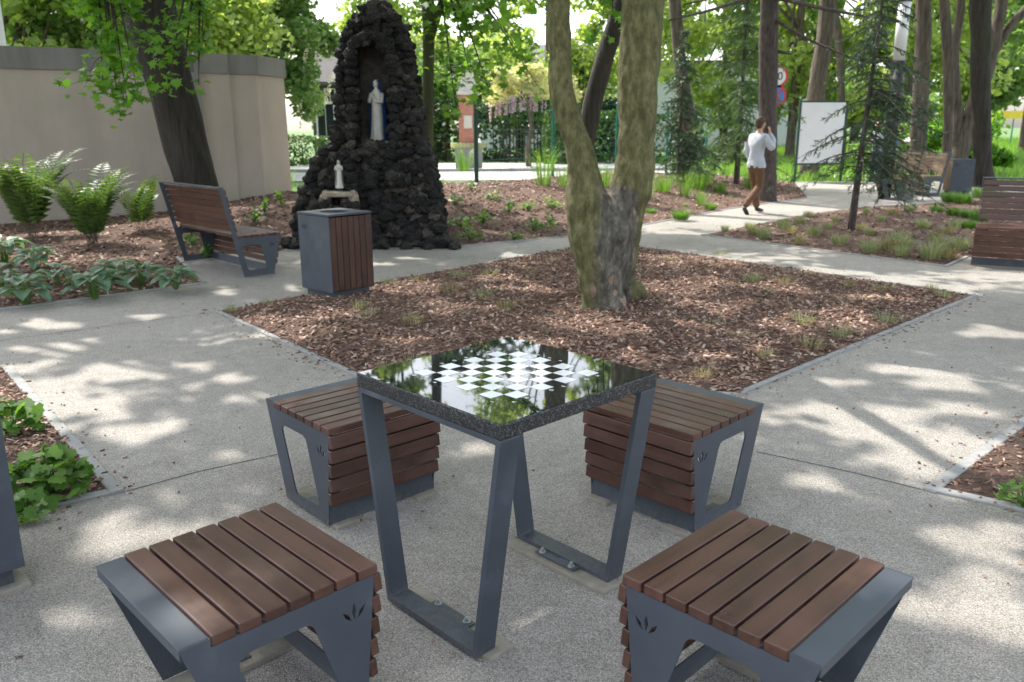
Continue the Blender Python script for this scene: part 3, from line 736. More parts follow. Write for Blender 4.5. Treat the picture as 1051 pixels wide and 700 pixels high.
# ------------------------------------------------------------------ figures by skin modifier
def skin(name, verts, edges, radii, mat, parent=None, sub=1, root=0):
    me = bpy.data.meshes.new(name); me.from_pydata([tuple(v) for v in verts], edges, [])
    o = bpy.data.objects.new(name, me); C.objects.link(o)
    m = o.modifiers.new('s', 'SKIN'); m.use_smooth_shade = True
    sv = me.skin_vertices[0].data
    for i, r in enumerate(radii):
        sv[i].radius = r if hasattr(r, '__len__') else (r, r); sv[i].use_root = (i == root)
    if sub: ss = o.modifiers.new('d', 'SUBSURF'); ss.levels = sub; ss.render_levels = sub
    bpy.context.view_layer.update()
    ev = o.evaluated_get(bpy.context.evaluated_depsgraph_get()); nm = bpy.data.meshes.new_from_object(ev)
    o.modifiers.clear(); o.data = nm; nm.materials.clear(); nm.materials.append(mat)
    nm.polygons.foreach_set('use_smooth', [True]*len(nm.polygons))
    if parent: o.parent = parent
    return o
def chain(lists):
    """lists of polylines of (x,y,z,r[,r2]); equal points are shared"""
    V, E, Rr, key = [], [], [], {}
    for pl_ in lists:
        prev = None
        for p in pl_:
            k = tuple(round(c, 4) for c in p[:3])
            if k not in key: key[k] = len(V); V.append(p[:3]); Rr.append((p[3], p[4] if len(p) > 4 else p[3]))
            if prev is not None and prev != key[k]: E.append((prev, key[k]))
            prev = key[k]
    return V, E, Rr
def hand_chains(w, d, palm_n, s=1.0, curl=.5):
    """five finger polylines from the wrist w, pointing d, palm facing palm_n"""
    w = Vector(w); d = Vector(d).normalized(); pn = Vector(palm_n).normalized(); sd = d.cross(pn).normalized(); out = []
    out.append([(*w, .024*s), (*(w+d*.045*s), .022*s, ), (*(w+d*.085*s), .024*s)])
    for k, (o_, ln) in enumerate(((-.027,.066), (-.009,.075), (.009,.070), (.027,.055))):
        b = w+d*.085*s; p0 = b+sd*o_*s+d*.01*s; d2 = (d*math.cos(curl)+pn*math.sin(curl)); d3 = (d*math.cos(curl*2)+pn*math.sin(curl*2))
        out.append([(*b, .024*s), (*p0, .0095*s), (*(p0+d2*ln*.5*s), .0085*s), (*(p0+d2*ln*.5*s+d3*ln*.5*s), .007*s)])
    b = w+d*.03*s; out.append([(*(w+d*.045*s), .022*s), (*(b-sd*.03*s+pn*.01*s), .011*s), (*(b-sd*.05*s+d*.035*s+pn*.02*s), .009*s)])
    return out
def garment(name, body, mat, parent, test, puff, fold=.008, hem=None):
    me = body.data; keep = [p for p in me.polygons if all(test(me.vertices[i].co) for i in p.vertices)]; idx = {}; V = []; Fc = []
    for p in keep:
        f = []
        for i in p.vertices:
            if i not in idx:
                v = me.vertices[i]; c = v.co; k = puff+fold*noise.noise(Vector((c.x*9, c.y*9, c.z*16)))+(hem(c) if hem else 0)
                idx[i] = len(V); V.append(c+v.normal*k)
            f.append(idx[i])
        Fc.append(f)
    if hem:
        for v in V:
            if v.z < .885 and abs(v.y) < .2: v.z = .853
    return mesh(name, V, Fc, mat, parent, True)
# walking man: local frame faces +X, height 1.76
man = empty('person', (0,0,0), 0, 'man in white shirt and brown trousers walking on the path, phone at his ear', 'person')
hip = (0,0,.93); 
legL = [(0,.075,.90,.075), (.16,.09,.50,.058), (.10,.095,.30,.055), (.06,.095,.10,.038)]           # left leg: supporting slightly ahead
legR = [(0,-.085,.88,.090), (.05,-.09,.50,.062), (-.17,-.09,.33,.056), (-.33,-.09,.15,.042)]       # right leg: pushing off behind
legL = [(0,.085,.88,.090), (.12,.09,.49,.062), (.16,.095,.28,.056), (.20,.095,.09,.040)]
tor = [(0,0,.93,.125,.10), (0,0,1.08,.135,.10), (.01,0,1.25,.15,.11), (.02,0,1.40,.15,.10), (.03,0,1.47,.07,.07), (.045,0,1.53,.052,.055), (.06,0,1.58,.06)]
armR = [(.02,0,1.40,.15,.10), (.02,-.17,1.40,.062), (.10,-.27,1.19,.048), (.20,-.20,1.36,.036), (.17,-.13,1.47,.028)]
armL = [(.02,0,1.40,.15,.10), (.02,.17,1.40,.062), (-.02,.25,1.14,.048), (.14,.23,.98,.036), (.20,.20,.93,.027)]
body = [[hip+(.115,.1), tor[0]]]
tor_b = [(a, b, c, *r) for i, (a, b, c, *r) in enumerate(tor)]; aR = armR; aL = armL
V, E, Rr = chain([tor_b, aR, aL, [tor_b[0], legL[0]]+legL[1:], [tor_b[0], legR[0]]+legR[1:]]+
    hand_chains((.17,-.13,1.47), (-.15,.1,1), (.0,1,0), .95, .4)+hand_chains((.20,.20,.93), (.5,-.2,-.6), (0,-1,0), .95, .5))
bd_ = skin('body', V, E, Rr, M['skin'], man, 2)
nohand = lambda c: (c-Vector((.235,.185,.885))).length > .085
garment('shirt', bd_, M['shirt'], man, lambda c: .84 < c.z < 1.478 and nohand(c) and (abs(c.x) < .19 or c.z > .95 or abs(c.y) > .17), .014, .012, lambda c: .022*max(0, min(1, (1.02-c.z)/.12)) if abs(c.y) < .2 else 0)
garment('trousers', bd_, M['trousers'], man, lambda c: .075 < c.z < .95 and nohand(c) and abs(c.y) < .2, .016, .012)
for nm, ax, (x, y, z), tilt in (('shoe', 0, (.24,.095,.045), .05), ('shoe', 1, (-.33,-.09,.085), .75)):
    V, E, Rr = chain([[(-.07,0,.02,.042,.04), (0,0,.01,.045,.045), (.09,0,-.005,.048,.034), (.16,0,-.01,.036,.024)]]); s_ = skin('shoe', V, E, Rr, M['shoe'], man, 1); s_.location = (x, y, z); s_.rotation_euler = (0, tilt, 0)
hd = MB(); ellipsoid(hd, (.065,0,1.655), (.10,.076,.118)); ellipsoid(hd, (.165,0,1.645), (.02,.013,.022), 8, 6); ellipsoid(hd, (.055,.077,1.65), (.02,.01,.033), 8, 6); ellipsoid(hd, (.055,-.077,1.65), (.02,.01,.033), 8, 6)
ellipsoid(hd, (.155,0,1.605), (.012,.026,.008), 8, 6)
hd.build('head', M['skin'], man, True)
hr = MB(); ellipsoid(hr, (.045,0,1.685), (.105,.086,.100), 18, 12, .12); ellipsoid(hr, (.005,0,1.63), (.065,.072,.07), 14, 10, .1); hr.build('hair', M['hair'], man, True)
ey = MB(); ellipsoid(ey, (.155,.03,1.665), (.009,.012,.008), 8, 6); ellipsoid(ey, (.155,-.03,1.665), (.009,.012,.008), 8, 6); ey.build('eyes', M['black'], man, True)
mp = G(771, 221); man.location = (mp.x+.05, mp.y, 0); man.rotation_euler = (0, 0, R_(33))
ph = MB(); ph.box((0,0,0), (.075,.009,.15), .003); ph = ph.build('mobile_phone', M['black']); tag(ph, 'dark mobile phone held to the walking man\'s ear', 'phone')
Mx = Matrix.Translation(man.location) @ Matrix.Rotation(R_(33), 4, 'Z'); ph.matrix_world = Mx @ Matrix.Translation((.15,-.10,1.60)) @ Matrix.Rotation(.15, 4, 'Y')
def simple_person(loc, rz, shirt, lab, paper=True):
    p = empty('person', loc, rz, lab, 'person')
    V, E, Rr = chain([[(0,0,.92,.12,.1), (0,0,1.2,.14,.1), (0,0,1.38,.14,.09), (.02,0,1.47,.055), (.03,0,1.53,.055)],
      [(0,0,1.38,.14,.09), (0,-.18,1.37,.055), (.03,-.22,1.12,.043), (.24,-.12,1.15,.034)], [(0,0,1.38,.14,.09), (0,.18,1.37,.055), (.03,.22,1.12,.043), (.24,.12,1.15,.034)],
      [(0,0,.92,.12,.1), (0,.09,.88,.085), (.02,.1,.48,.056), (0,.1,.08,.04)], [(0,0,.92,.12,.1), (0,-.09,.88,.085), (.02,-.1,.48,.056), (0,-.1,.08,.04)]]+hand_chains((.24,-.12,1.15), (1,.3,0), (0,0,1), .9)+hand_chains((.24,.12,1.15), (1,-.3,0), (0,0,1), .9))
    b_ = skin('body', V, E, Rr, M['skin'], p, 2)
    garment('shirt', b_, shirt, p, lambda c: .86 < c.z < 1.47 and c.x < .16, .014, .01); garment('trousers', b_, M['jeans'], p, lambda c: .06 < c.z < .94 and c.x < .2, .014, .01)
    for s in (-1, 1): sh = MB(); ellipsoid(sh, (.05, s*.1, .04), (.13,.045,.04)); sh.build('shoe', M['shoe'], p, True)
    h = MB(); ellipsoid(h, (.04,0,1.61), (.095,.075,.115)); ellipsoid(h, (.135,0,1.60), (.018,.012,.02), 8, 6); h.build('head', M['skin'], p, True)
    h = MB(); ellipsoid(h, (.02,0,1.645), (.1,.084,.095), 16, 10, .1); h.build('hair', M['hair'], p, True)
    return p
q = at(918, 150, 24.0); simple_person((q.x, 24, 0), R_(-25), M['blueshirt'], 'person in a light blue shirt holding up a sheet of paper beyond the far bench')
pp = MB(); pp.box((0,0,0), (.30,.42,.003), .0); pp = pp.build('sheet_of_paper', M['paper']); tag(pp, 'white sheet of paper in the hands of the person in blue', 'paper'); pp.location = (q.x+.40, 23.82, 1.24); pp.rotation_euler = (.3, -.5, R_(-25))
q = at(903, 150, 24.6); simple_person((q.x, 24.6, 0), R_(200), M['shirt'], 'person in a white top half hidden by the black and white pole')

# statues
def statue(loc, h, rz, lab, cloak):
    s = h/1.7; p = empty('statue', loc, rz, lab, 'statue')
    prof_ = [(0,.27,.24),(.03,.29,.25),(.10,.25,.21),(.35,.215,.18),(.7,.19,.155),(.95,.17,.14),(1.15,.19,.14),(1.30,.20,.13),(1.40,.15,.10),(1.45,.07,.065),(1.50,.055,.055)]
    V = []; n = 28
    for z, a, b in prof_:
        for k_ in range(n):
            t = 2*math.pi*k_/n; f = 1+(.10*math.sin(7*t+z*2)*(1-z/1.3) if z < 1.25 else 0); V.append((b*math.cos(t)*f*s, a*.85*math.sin(t)*f*s, z*s))
    Fc = [(i*n+k_, i*n+(k_+1) % n, (i+1)*n+(k_+1) % n, (i+1)*n+k_) for i in range(len(prof_)-1) for k_ in range(n)]+[tuple(range(n))[::-1]]
    mb = MB(); mb.add(V, Fc)
    ellipsoid(mb, (.02*s,0,1.59*s), (.085*s,.072*s,.11*s)); ellipsoid(mb, (.10*s,0,1.58*s), (.018*s,.012*s,.022*s), 8, 6)
    body_ = mb.build('robe', M['plaster'], p, True)
    a_ = MB()
    for sy in (-1, 1):
        a_.tube([(0, sy*.19*s, 1.33*s), (.07*s, sy*.22*s, 1.1*s), (.16*s, sy*.12*s, 1.12*s), (.20*s, sy*.02*s, 1.24*s)], [.06*s,.055*s,.05*s,.03*s], 10)
        a_.tube([(.20*s, sy*.018*s, 1.22*s), (.215*s, sy*.014*s, 1.36*s)], [.024*s,.010*s], 8)
    a_.build('praying_arms', M['plaster'], p, True)
    v = []; rows = [(1.72,.06,.05),(1.66,.115,.11),(1.55,.125,.12),(1.42,.17,.13),(1.30,.245,.17),(1.0,.25,.20),(.6,.255,.22),(.25,.27,.25),(.08,.29,.27)]; n2 = 17
    for z, a, b in rows:
        for k_ in range(n2):
            t = R_(68)+R_(224)*k_/(n2-1); f = 1+.05*math.sin(6*t+z); v.append((b*math.cos(t)*s*f-.01*s, a*math.sin(t)*s*f, z*s))
    for z, a, b in rows:
        for k_ in range(n2):
            t = R_(68)+R_(224)*k_/(n2-1); f = 1+.05*math.sin(6*t+z); v.append((b*.93*math.cos(t)*s*f-.01*s, a*.93*math.sin(t)*s*f, z*s-.004))
    m_ = len(rows)*n2
    fc = [(i*n2+k_, i*n2+k_+1, (i+1)*n2+k_+1, (i+1)*n2+k_) for i in range(len(rows)-1) for k_ in range(n2-1)]; fc += [tuple(i+m_ for i in f[::-1]) for f in fc]
    mesh('cloak', v, fc, cloak, p, True)
    bs = MB(); bs.tube([(0,0,-.05*s), (0,0,.02*s)], .27*s, 20); bs.build('base', M['plaster'], p)
    return p
q = at(389, 146, GY+.42); statue((q.x+.02, q.y, q.z), .87, R_(-120), 'white statue of a praying woman in a blue cloak, standing in the grotto niche', M['blue'])
q = at(350, 191, GY-.25); statue((q.x, q.y, q.z+.005), .36, R_(-80), 'small white statue of a woman on the pale ledge low on the grotto', M['plaster'])

# ------------------------------------------------------------------ vegetation generators
EL, AZ = 54, -38         # sun elevation, azimuth from +Y (negative: to the left)
SUN = Vector((math.sin(R_(AZ))*math.cos(R_(EL)), math.cos(R_(AZ))*math.cos(R_(EL)), math.sin(R_(EL))))
GAPS = []                # chosen sun patches and their width; crowns are cut open along the sun's rays
for u, v, a in ((115,378,.42),(60,352,.40),(140,440,.30),(130,543,.26),(255,405,.22),(200,372,.2),(885,430,.36),(985,425,.22),(965,455,.26),(975,398,.30),(860,396,.2),(835,497,.18),(1005,560,.24),
    (1000,628,.34),(490,462,.20),(320,345,.3),(375,302,.45),(300,332,.4),(690,335,.4),(765,372,.4),(705,300,.5),(835,335,.4),(640,345,.3),(470,322,.3),(545,300,.3),(735,268,.3),(420,355,.25),(900,315,.3),
    (275,276,.16),(385,270,.2),(425,263,.2),(520,262,.28),(560,252,.26),(700,240,.3),(735,234,.3),(850,282,.36),(910,291,.3),(1020,345,.36),(935,382,.3),(40,330,.28),(30,372,.25),(243,283,.14),(150,322,.16),
    (650,690,.2),(560,640,.12),(30,440,.25),(60,640,.2),(455,690,.14),(700,470,.15),(1010,470,.2),(880,480,.13),(230,465,.13),(95,255,.3),(40,240,.3),(180,235,.3),(480,225,.4),(540,230,.4),(900,240,.4),(820,245,.3),(640,236,.3),(780,215,.3),(980,300,.3),(520,290,.3),(600,335,.3),(870,330,.3),(800,300,.35),(740,320,.35),(345,322,.25),(430,300,.25),(660,372,.25),(720,392,.2),(680,268,.3)):
    q_ = G(u, v); GAPS.append((q_.x, q_.y, a))
for u, v, a in ((650,60,.34),(648,110,.34),(646,160,.3),(575,60,.2),(600,250,.25),(628,240,.2)):      # sun on the limbs of the forked tree
    q_ = at(u, v, 7.5); GAPS.append((q_.x-SUN.x/SUN.z*q_.z, q_.y-SUN.y/SUN.z*q_.z, a))
q_ = G(228, 622, .45); GAPS.append((q_.x-SUN.x/SUN.z*.45, q_.y-SUN.y/SUN.z*.45, .13))
q_ = G(268, 590, .45); GAPS.append((q_.x-SUN.x/SUN.z*.45, q_.y-SUN.y/SUN.z*.45, .08))
def gaps(V, off, amount=.57):
    """drop crown leaves along sun rays so chosen patches and noise-shaped dapples get sun"""
    Q = np.asarray(V).reshape(-1, 4, 3); c = Q.mean(1)+np.array(off); g2 = c[:, :2]-np.array([SUN.x, SUN.y])/SUN.z*c[:, 2:3]; keep = np.ones(len(Q), bool)
    for x, y, a in GAPS:
        d = np.hypot(g2[:, 0]-x, (g2[:, 1]-y)*1.25); keep &= d*(1+.28*np.sin(3*np.arctan2(g2[:, 1]-y, g2[:, 0]-x)+x*5)) > a*(.74 if y < 6.5 else 1.05)+.02
    near = np.abs(g2[:, 0]) < 14
    k2 = np.array([noise.noise(Vector((p[0]*1.15, p[1]*1.4, 7.3)))+.45*noise.noise(Vector((p[0]*2.9, p[1]*3.2, 2.2))) < amount for p in g2])
    return Q[keep & k2].reshape(-1, 3)
def leafcloud(centers, n, spread, size, r, flat=.35, aspect=.75, quad=True):
    """leaves (bent quads -> two tris sharing a spine) round given centres; returns verts (n*4,3)"""
    centers = np.asarray(centers); k = r.integers(0, len(centers), n)
    sp = np.asarray(spread); sp = sp[k][:, None] if sp.ndim else sp
    d = r.normal(0, 1, (n, 3)); rad = r.random(n)**.45; d *= (rad/np.maximum(1e-6, np.linalg.norm(d, axis=1)))[:, None]
    c = centers[k]+d*sp*np.array([1, 1, .75])
    nz = r.normal(0, 1, (n, 3))*np.array([1, 1, .8])+np.array([0, 0, .9]); nz /= np.linalg.norm(nz, axis=1)[:, None]
    t = r.normal(0, 1, (n, 3)); t -= nz*(t*nz).sum(1)[:, None]; t /= np.linalg.norm(t, axis=1)[:, None]; b = np.cross(nz, t)
    L = size*r.uniform(.6, 1.25, n)[:, None]; W = L*aspect
    return np.stack([c-t*L*.5, c+b*W*.5-nz*L*.08, c+t*L*.5, c-b*W*.5-nz*L*.08], 1).reshape(-1, 3)
MAPLE = [(0,-.5),(.10,-.20),(.42,-.30),(.30,-.08),(.52,.12),(.26,.14),(.22,.30),(.10,.24),(0,.55),(-.10,.24),(-.22,.30),(-.26,.14),(-.52,.12),(-.30,-.08),(-.42,-.30),(-.10,-.20)]
def shaped(centers, size, r, shape=MAPLE, up=.9, droop=None, normals=None):
    c = np.asarray(centers); n = len(c); S = np.array(shape)
    nz = r.normal(0, .55, (n, 3))+np.array([0, -.25, up]); nz /= np.linalg.norm(nz, axis=1)[:, None]
    t = r.normal(0, 1, (n, 3))+np.array([0, 0, -.6]); t -= nz*(t*nz).sum(1)[:, None]; t /= np.linalg.norm(t, axis=1)[:, None]; b = np.cross(nz, t)
    L = size*r.uniform(.6, 1.2, n)
    x = S[None, :, 0, None]; y = S[None, :, 1, None]
    P = c[:, None]+(b[:, None]*x+t[:, None]*y-nz[:, None]*(np.abs(x)*.35+y*y*.2))*L[:, None, None]
    return P.reshape(-1, 3), len(S)
def ell_points(c, rad, n, r, shell=.35):
    d = r.normal(0, 1, (n, 3)); d /= np.linalg.norm(d, axis=1)[:, None]; d *= (shell+(1-shell)*r.random((n, 1)))**.6
    return np.array(c)+d*np.array(rad)
def trunk_obj(name, rows, mat, parent, n=14, wob=.16, k=5, extra=None, seed=0):
    pts, rad = smoothpath(rows, k); mb = MB(); V, Fc = tube(pts, rad, n, True, wob, seed); mb.add(V, Fc)
    for e in (extra or []):
        p2, r2 = smoothpath(e, 4); V, Fc = tube(p2, r2, 7, True, .1, seed+1); mb.add(V, Fc)
    return mb.build(name, mat, parent, True)
def limbs(top, r0, targets, r, fork_z=0):
    out = []
    for t in targets:
        a = np.array(top[:3]); b = np.array(t); m_ = a*.45+b*.55+r.normal(0, .15, 3)+np.array([0, 0, -.12*np.linalg.norm(b-a)])*0.5
        out.append([(*a, r0*.55), (*m_, r0*.3), (*b, r0*.08)])
    return out
def tree(name, lab, base, height, r0, crown_c, crown_r, nleaf, lsize, leaf, bark, seed, ncl=26, lean=(0, 0), grp=None, cat='tree', cr=.9, path=None, nl=9):
    r = np.random.default_rng(seed); b = Vector(base); p = empty(name, tuple(b), 0, lab, cat, grp)
    rows = path or [(0,0,-.1,r0*1.35), (lean[0]*.1,lean[1]*.1,.5,r0*1.02), (lean[0]*.5,lean[1]*.5,height*.45,r0*.8), (lean[0]*.85,lean[1]*.85,height*.75,r0*.55), (lean[0],lean[1],height,r0*.2)]
    cl = ell_points(crown_c, crown_r, ncl, r)
    tg = cl[:nl]; tops = [rows[-2] if i % 2 else rows[-3] for i in range(len(tg))]
    ex = [limbs(t_, r0*.8, [g_], r)[0] for t_, g_ in zip(tops, tg)]
    trunk_obj('trunk', rows, bark, p, extra=ex, seed=seed)
    V = leafcloud(cl, nleaf, r.uniform(.6, 1.15, ncl)*cr, lsize, r)
    if leaf is M['canopy']: V = gaps(V, b, .60)
    fast_mesh('crown', V, 4, leaf, p); return p

def add_branch_leaves(p, base, tips, n, size, mat, seed, spread=.28):
    """leafy twigs (world coordinates) as parts of tree p"""
    r = np.random.default_rng(seed); mb = MB(); L = Vector(p.location); cs = []
    for t in tips:
        a = Vector(base); b = Vector(t); m_ = (a+b)/2+Vector((0, 0, .25)); pts, rad = smoothpath([(*(a-L), .03), (*(m_-L), .018), (*(b-L), .004)], 6); mb.tube(pts, rad, 6)
        for k in range(5):
            f = r.uniform(.35, 1); q = (a*(1-f)**2+m_*2*f*(1-f)+b*f*f); e = q+Vector(r.normal(0, spread, 3)); cs.append(e)
            mb.tube([q-L, (q+e)/2-L+Vector((0, 0, .04)), e-L], [.006, .004, .002], 4)
        cs.append(b)
    mb.build('branch', M['bark_d'], p)
    cc = np.array([c-L for c in cs]); k = r.integers(0, len(cc), n); pts = cc[k]+r.normal(0, spread*.42, (n, 3))
    V, m_ = shaped(pts, size, r); fast_mesh('foliage', V, m_, mat, p)

# --- central forked tree
def central_tree():
    Y = 7.45; p = empty('forked_tree', (at(622,316,Y).x, Y, 0), 0, 'mossy forked tree with two thick limbs growing in the central mulch bed', 'tree')
    ox, oy = p.location.x, p.location.y
    def row(px, py, rp, dy=0):
        q = at(px, py, Y+dy); dist = Y+dy; return (q.x-ox, dy, q.z, rp*dist/850*.93)
    stemL = [row(618,330,26,0), row(619,305,24,0), row(617,280,26,0), row(614,255,29,0), row(607,225,27,0), row(601,195,22,-.01), row(599,172,17,-.02), row(594,145,15,-.03), row(585,118,14,-.04), row(579,94,13.2,-.05), row(577,50,13,-.05), row(576,0,13,-.05), row(572,-60,12.5,-.1), row(560,-160,11,-.2), row(530,-300,9.5,-.5), row(495,-480,7,-.9), row(460,-700,4,-1.4)]
    stemR = [row(642,318,17,.28), row(642,300,15,.22), row(638,275,16,.16), row(638,245,22,.1), row(644,212,22,.05), row(651,185,21,.05), row(654,160,21,.05), row(656,130,21,.05), row(657,94,22,.05), row(659,47,22,.05), row(664,0,22.5,.05), row(668,-50,20,.1), row(676,-150,16,.3), row(690,-300,12,.6), row(700,-500,8,1.0), row(720,-750,5,1.4)]
    fill = [row(620,300,22,.05), row(622,262,27,.03), row(624,238,30,.02), row(625,216,22,.02), row(630,200,12,.02)]
    roots = [[row(612,306,16,-.02), row(600,322,8,-.12), row(585,326,4,-.25)], [row(630,306,15,-.05), row(638,326,8,-.2), row(650,332,3,-.35)], [row(650,300,12,.28), row(662,308,8,.4), row(676,310,3,.5)]]
    V = []; Fc = []; mb = MB()
    for ch in (stemL, stemR, fill, *roots):
        pts, rad = smoothpath(ch, 6); a, f = tube(pts, rad, 20, True, .10, len(ch)); mb.add(a, f)
    # side branch running upward out of view
    for ch in ([row(668,-60,10,.1), row(740,-160,8,.5), row(860,-300,5,1.2)], [row(572,-70,9,-.1), row(500,-160,7,.3), row(380,-260,4,1)]):
        pts, rad = smoothpath(ch, 6); a, f = tube(pts, rad, 10, True, .1, 2); mb.add(a, f)
    o = mb.build('trunk', [M['bark_c'], M['bark_grey']], p, True); fixn(o)
    m = o.modifiers.new('r', 'REMESH'); m.mode = 'VOXEL'; m.voxel_size = .022; m.use_smooth_shade = True
    s = o.modifiers.new('s', 'SMOOTH'); s.factor = .6; s.iterations = 6
    bpy.context.view_layer.update(); nm = bpy.data.meshes.new_from_object(o.evaluated_get(bpy.context.evaluated_depsgraph_get())); o.modifiers.clear(); o.data = nm
    for v in nm.vertices:
        c = v.co; n_ = noise.noise(c*4)*.022+noise.noise(c*13)*.007; v.co = c+v.normal*n_*(1.0 if c.z > .2 else 1.6)
    nm.materials.clear(); nm.materials.append(BARKC); nm.polygons.foreach_set('use_smooth', [True]*len(nm.polygons))
    # knot scars where bark was lost
    r = np.random.default_rng(44)
    cl = ell_points((-1.2, .6, 7.6), (6.2, 5.4, 3.4), 75, r, .2); cl = cl[cl[:, 2] > 4.3]
    V = gaps(leafcloud(cl, 30000, 1.0, .17, r), (ox, oy, 0), .60); fast_mesh('crown', V, 4, M['canopy'], p); return p
def barkc():
    m, nt, b, o = new_mat('forked_tree_bark'); tc = nt.nodes.new('ShaderNodeTexCoord'); se = nt.nodes.new('ShaderNodeSeparateXYZ'); nt.links.new(tc.outputs['Object'], se.inputs[0])
    v = coords(nt, (1,1,.45)); n = noise_t(nt, v, 15, 9, .72); n2 = noise_t(nt, v, 2.1, 5, .6); n3 = noise_t(nt, v, 45, 5, .7)
    mossy = ramp(nt, [(.3, (.05,.047,.017)), (.48, (.125,.118,.045)), (.66, (.25,.23,.11))], n)
    grey = ramp(nt, [(.32, (.038,.034,.027)), (.5, (.12,.108,.085)), (.68, (.30,.27,.22))], n)
    # grey scar: a wide band round the fork, broken by noise
    a = N(nt, 'ShaderNodeMath', operation='MULTIPLY_ADD', ins={1: 1.1, 2: 0}); nt.links.new(n2, a.inputs[0])
    mr = N(nt, 'ShaderNodeMapRange', ins={'From Min': 1.00, 'From Max': 1.22, 'To Min': 1, 'To Max': 0}); nt.links.new(se.outputs[2], mr.inputs[0])
    xr = N(nt, 'ShaderNodeMapRange', ins={'From Min': -.24, 'From Max': .0, 'To Min': 0, 'To Max': 1}); nt.links.new(se.outputs[0], xr.inputs[0])
    xr2 = N(nt, 'ShaderNodeMapRange', ins={'From Min': .22, 'From Max': .30, 'To Min': 1, 'To Max': 0}); nt.links.new(se.outputs[0], xr2.inputs[0])
    m1 = N(nt, 'ShaderNodeMath', operation='MULTIPLY'); nt.links.new(mr.outputs[0], m1.inputs[0]); nt.links.new(xr.outputs[0], m1.inputs[1])
    m2 = N(nt, 'ShaderNodeMath', operation='MULTIPLY'); nt.links.new(m1.outputs[0], m2.inputs[0]); nt.links.new(xr2.outputs[0], m2.inputs[1])
    ns = N(nt, 'ShaderNodeMath', operation='MULTIPLY_ADD', ins={1: 1.5, 2: -.75}); nt.links.new(noise_t(nt, coords(nt, (1,1,.6)), 5.5, 6, .65), ns.inputs[0])
    m3 = N(nt, 'ShaderNodeMath', operation='ADD'); nt.links.new(m2.outputs[0], m3.inputs[0]); nt.links.new(ns.outputs[0], m3.inputs[1])
    m2 = N(nt, 'ShaderNodeMapRange', ins={'From Min': .35, 'From Max': .7}); nt.links.new(m3.outputs[0], m2.inputs[0])
    c = mix(nt, m2.outputs[0], mossy.outputs[0], grey.outputs[0])
    pk = ramp(nt, [(.63, (0,0,0)), (.655, (1,1,1))], noise_t(nt, coords(nt, (1,1,.6)), 8.5, 2, .5))
    pm = N(nt, 'ShaderNodeMath', operation='MULTIPLY'); nt.links.new(pk.outputs[0], pm.inputs[0]); nt.links.new(m2.outputs[0], pm.inputs[1])
    c = mix(nt, pm.outputs[0], c, (.36,.25,.18))
    nt.links.new(c, b.inputs['Base Color']); b.inputs['Roughness'].default_value = .9
    ad = N(nt, 'ShaderNodeMath', operation='MULTIPLY_ADD', ins={1: .4}); nt.links.new(n3, ad.inputs[0]); nt.links.new(n, ad.inputs[2])
    bump(nt, b, ad.outputs[0], 1.0, .045); return m
BARKC = barkc()
ct = central_tree()

def px_tree(name, lab, pix, Y, bark, crown=None, leaf=None, grp=None, seed=0, n=14, extra_px=None, wob=.14, base_z=0, flare=1.25):
    """trunk through pixel rows (px, py, width_px) standing at depth Y"""
    b = at(pix[0][0], pix[0][1], Y); p = empty(name, (b.x, Y, base_z), 0, lab, 'tree', grp)
    d0 = Y*math.cos(PITCH)
    def rw(px, py, w, dy=0): q = at(px, py, Y+dy); return (q.x-b.x, dy, q.z-base_z, w/2*.88*(Y*1.02+dy)/850)
    rows = [rw(*t) for t in pix]; x0, y0, z0, r0 = rows[0]
    if z0 > .02: rows = [(x0-(rows[1][0]-x0)*.2, y0, -.08, r0*flare), (x0, y0, z0, r0)]+rows[1:]
    else: rows[0] = (x0, y0, -.08, r0*flare)
    ex = [[rw(*t) for t in e] for e in (extra_px or [])]
    trunk_obj('trunk', rows, bark, p, n=n, wob=wob, extra=ex, seed=seed)
    if crown:
        r = np.random.default_rng(seed+100); c, rad, cnt, ls, ncl, cr = crown
        cl = ell_points(c, rad, ncl, r); V = leafcloud(cl, cnt, cr*r.uniform(.7, 1.1, ncl), ls, r); fast_mesh('crown', gaps(V, p.location, .60) if leaf is M['canopy'] else V, 4, leaf, p)
    return p
# leaning maple by the wall
mt = px_tree('leaning_maple', 'thick dark leaning tree trunk in front of the beige wall, maple leaves hanging from it', [(214,236,52),(207,200,46),(196,160,46),(182,100,48),(165,40,52),(153,-10,55),(140,-80,55),(110,-200,45),(70,-330,34),(30,-480,20)], 12.6, M['bark_d'],
    ((.6,.4,7.9), (6.0,5.0,3.5), 22000, .21, 64, 1.0), M['canopy'], seed=11, n=20, wob=.1, base_z=.1)
L_ = [at(*q) for q in ((112,22,10.8),(100,2,10.9),(122,42,10.6),(116,70,10.5),(108,92,10.4),(132,97,10.3),(128,12,10.8),(124,112,10.3),(142,84,10.3))]
add_branch_leaves(mt, at(108, -70, 11.6), L_, 640, .145, M['maple'], 5, .19)
R2_ = [at(*q) for q in ((158,80,10.3),(176,78,10.3),(190,88,10.4),(206,84,10.6),(211,40,11.2),(203,14,11.2))]
add_branch_leaves(mt, at(214, -50, 11.6), R2_, 300, .145, M['maple'], 6, .17)
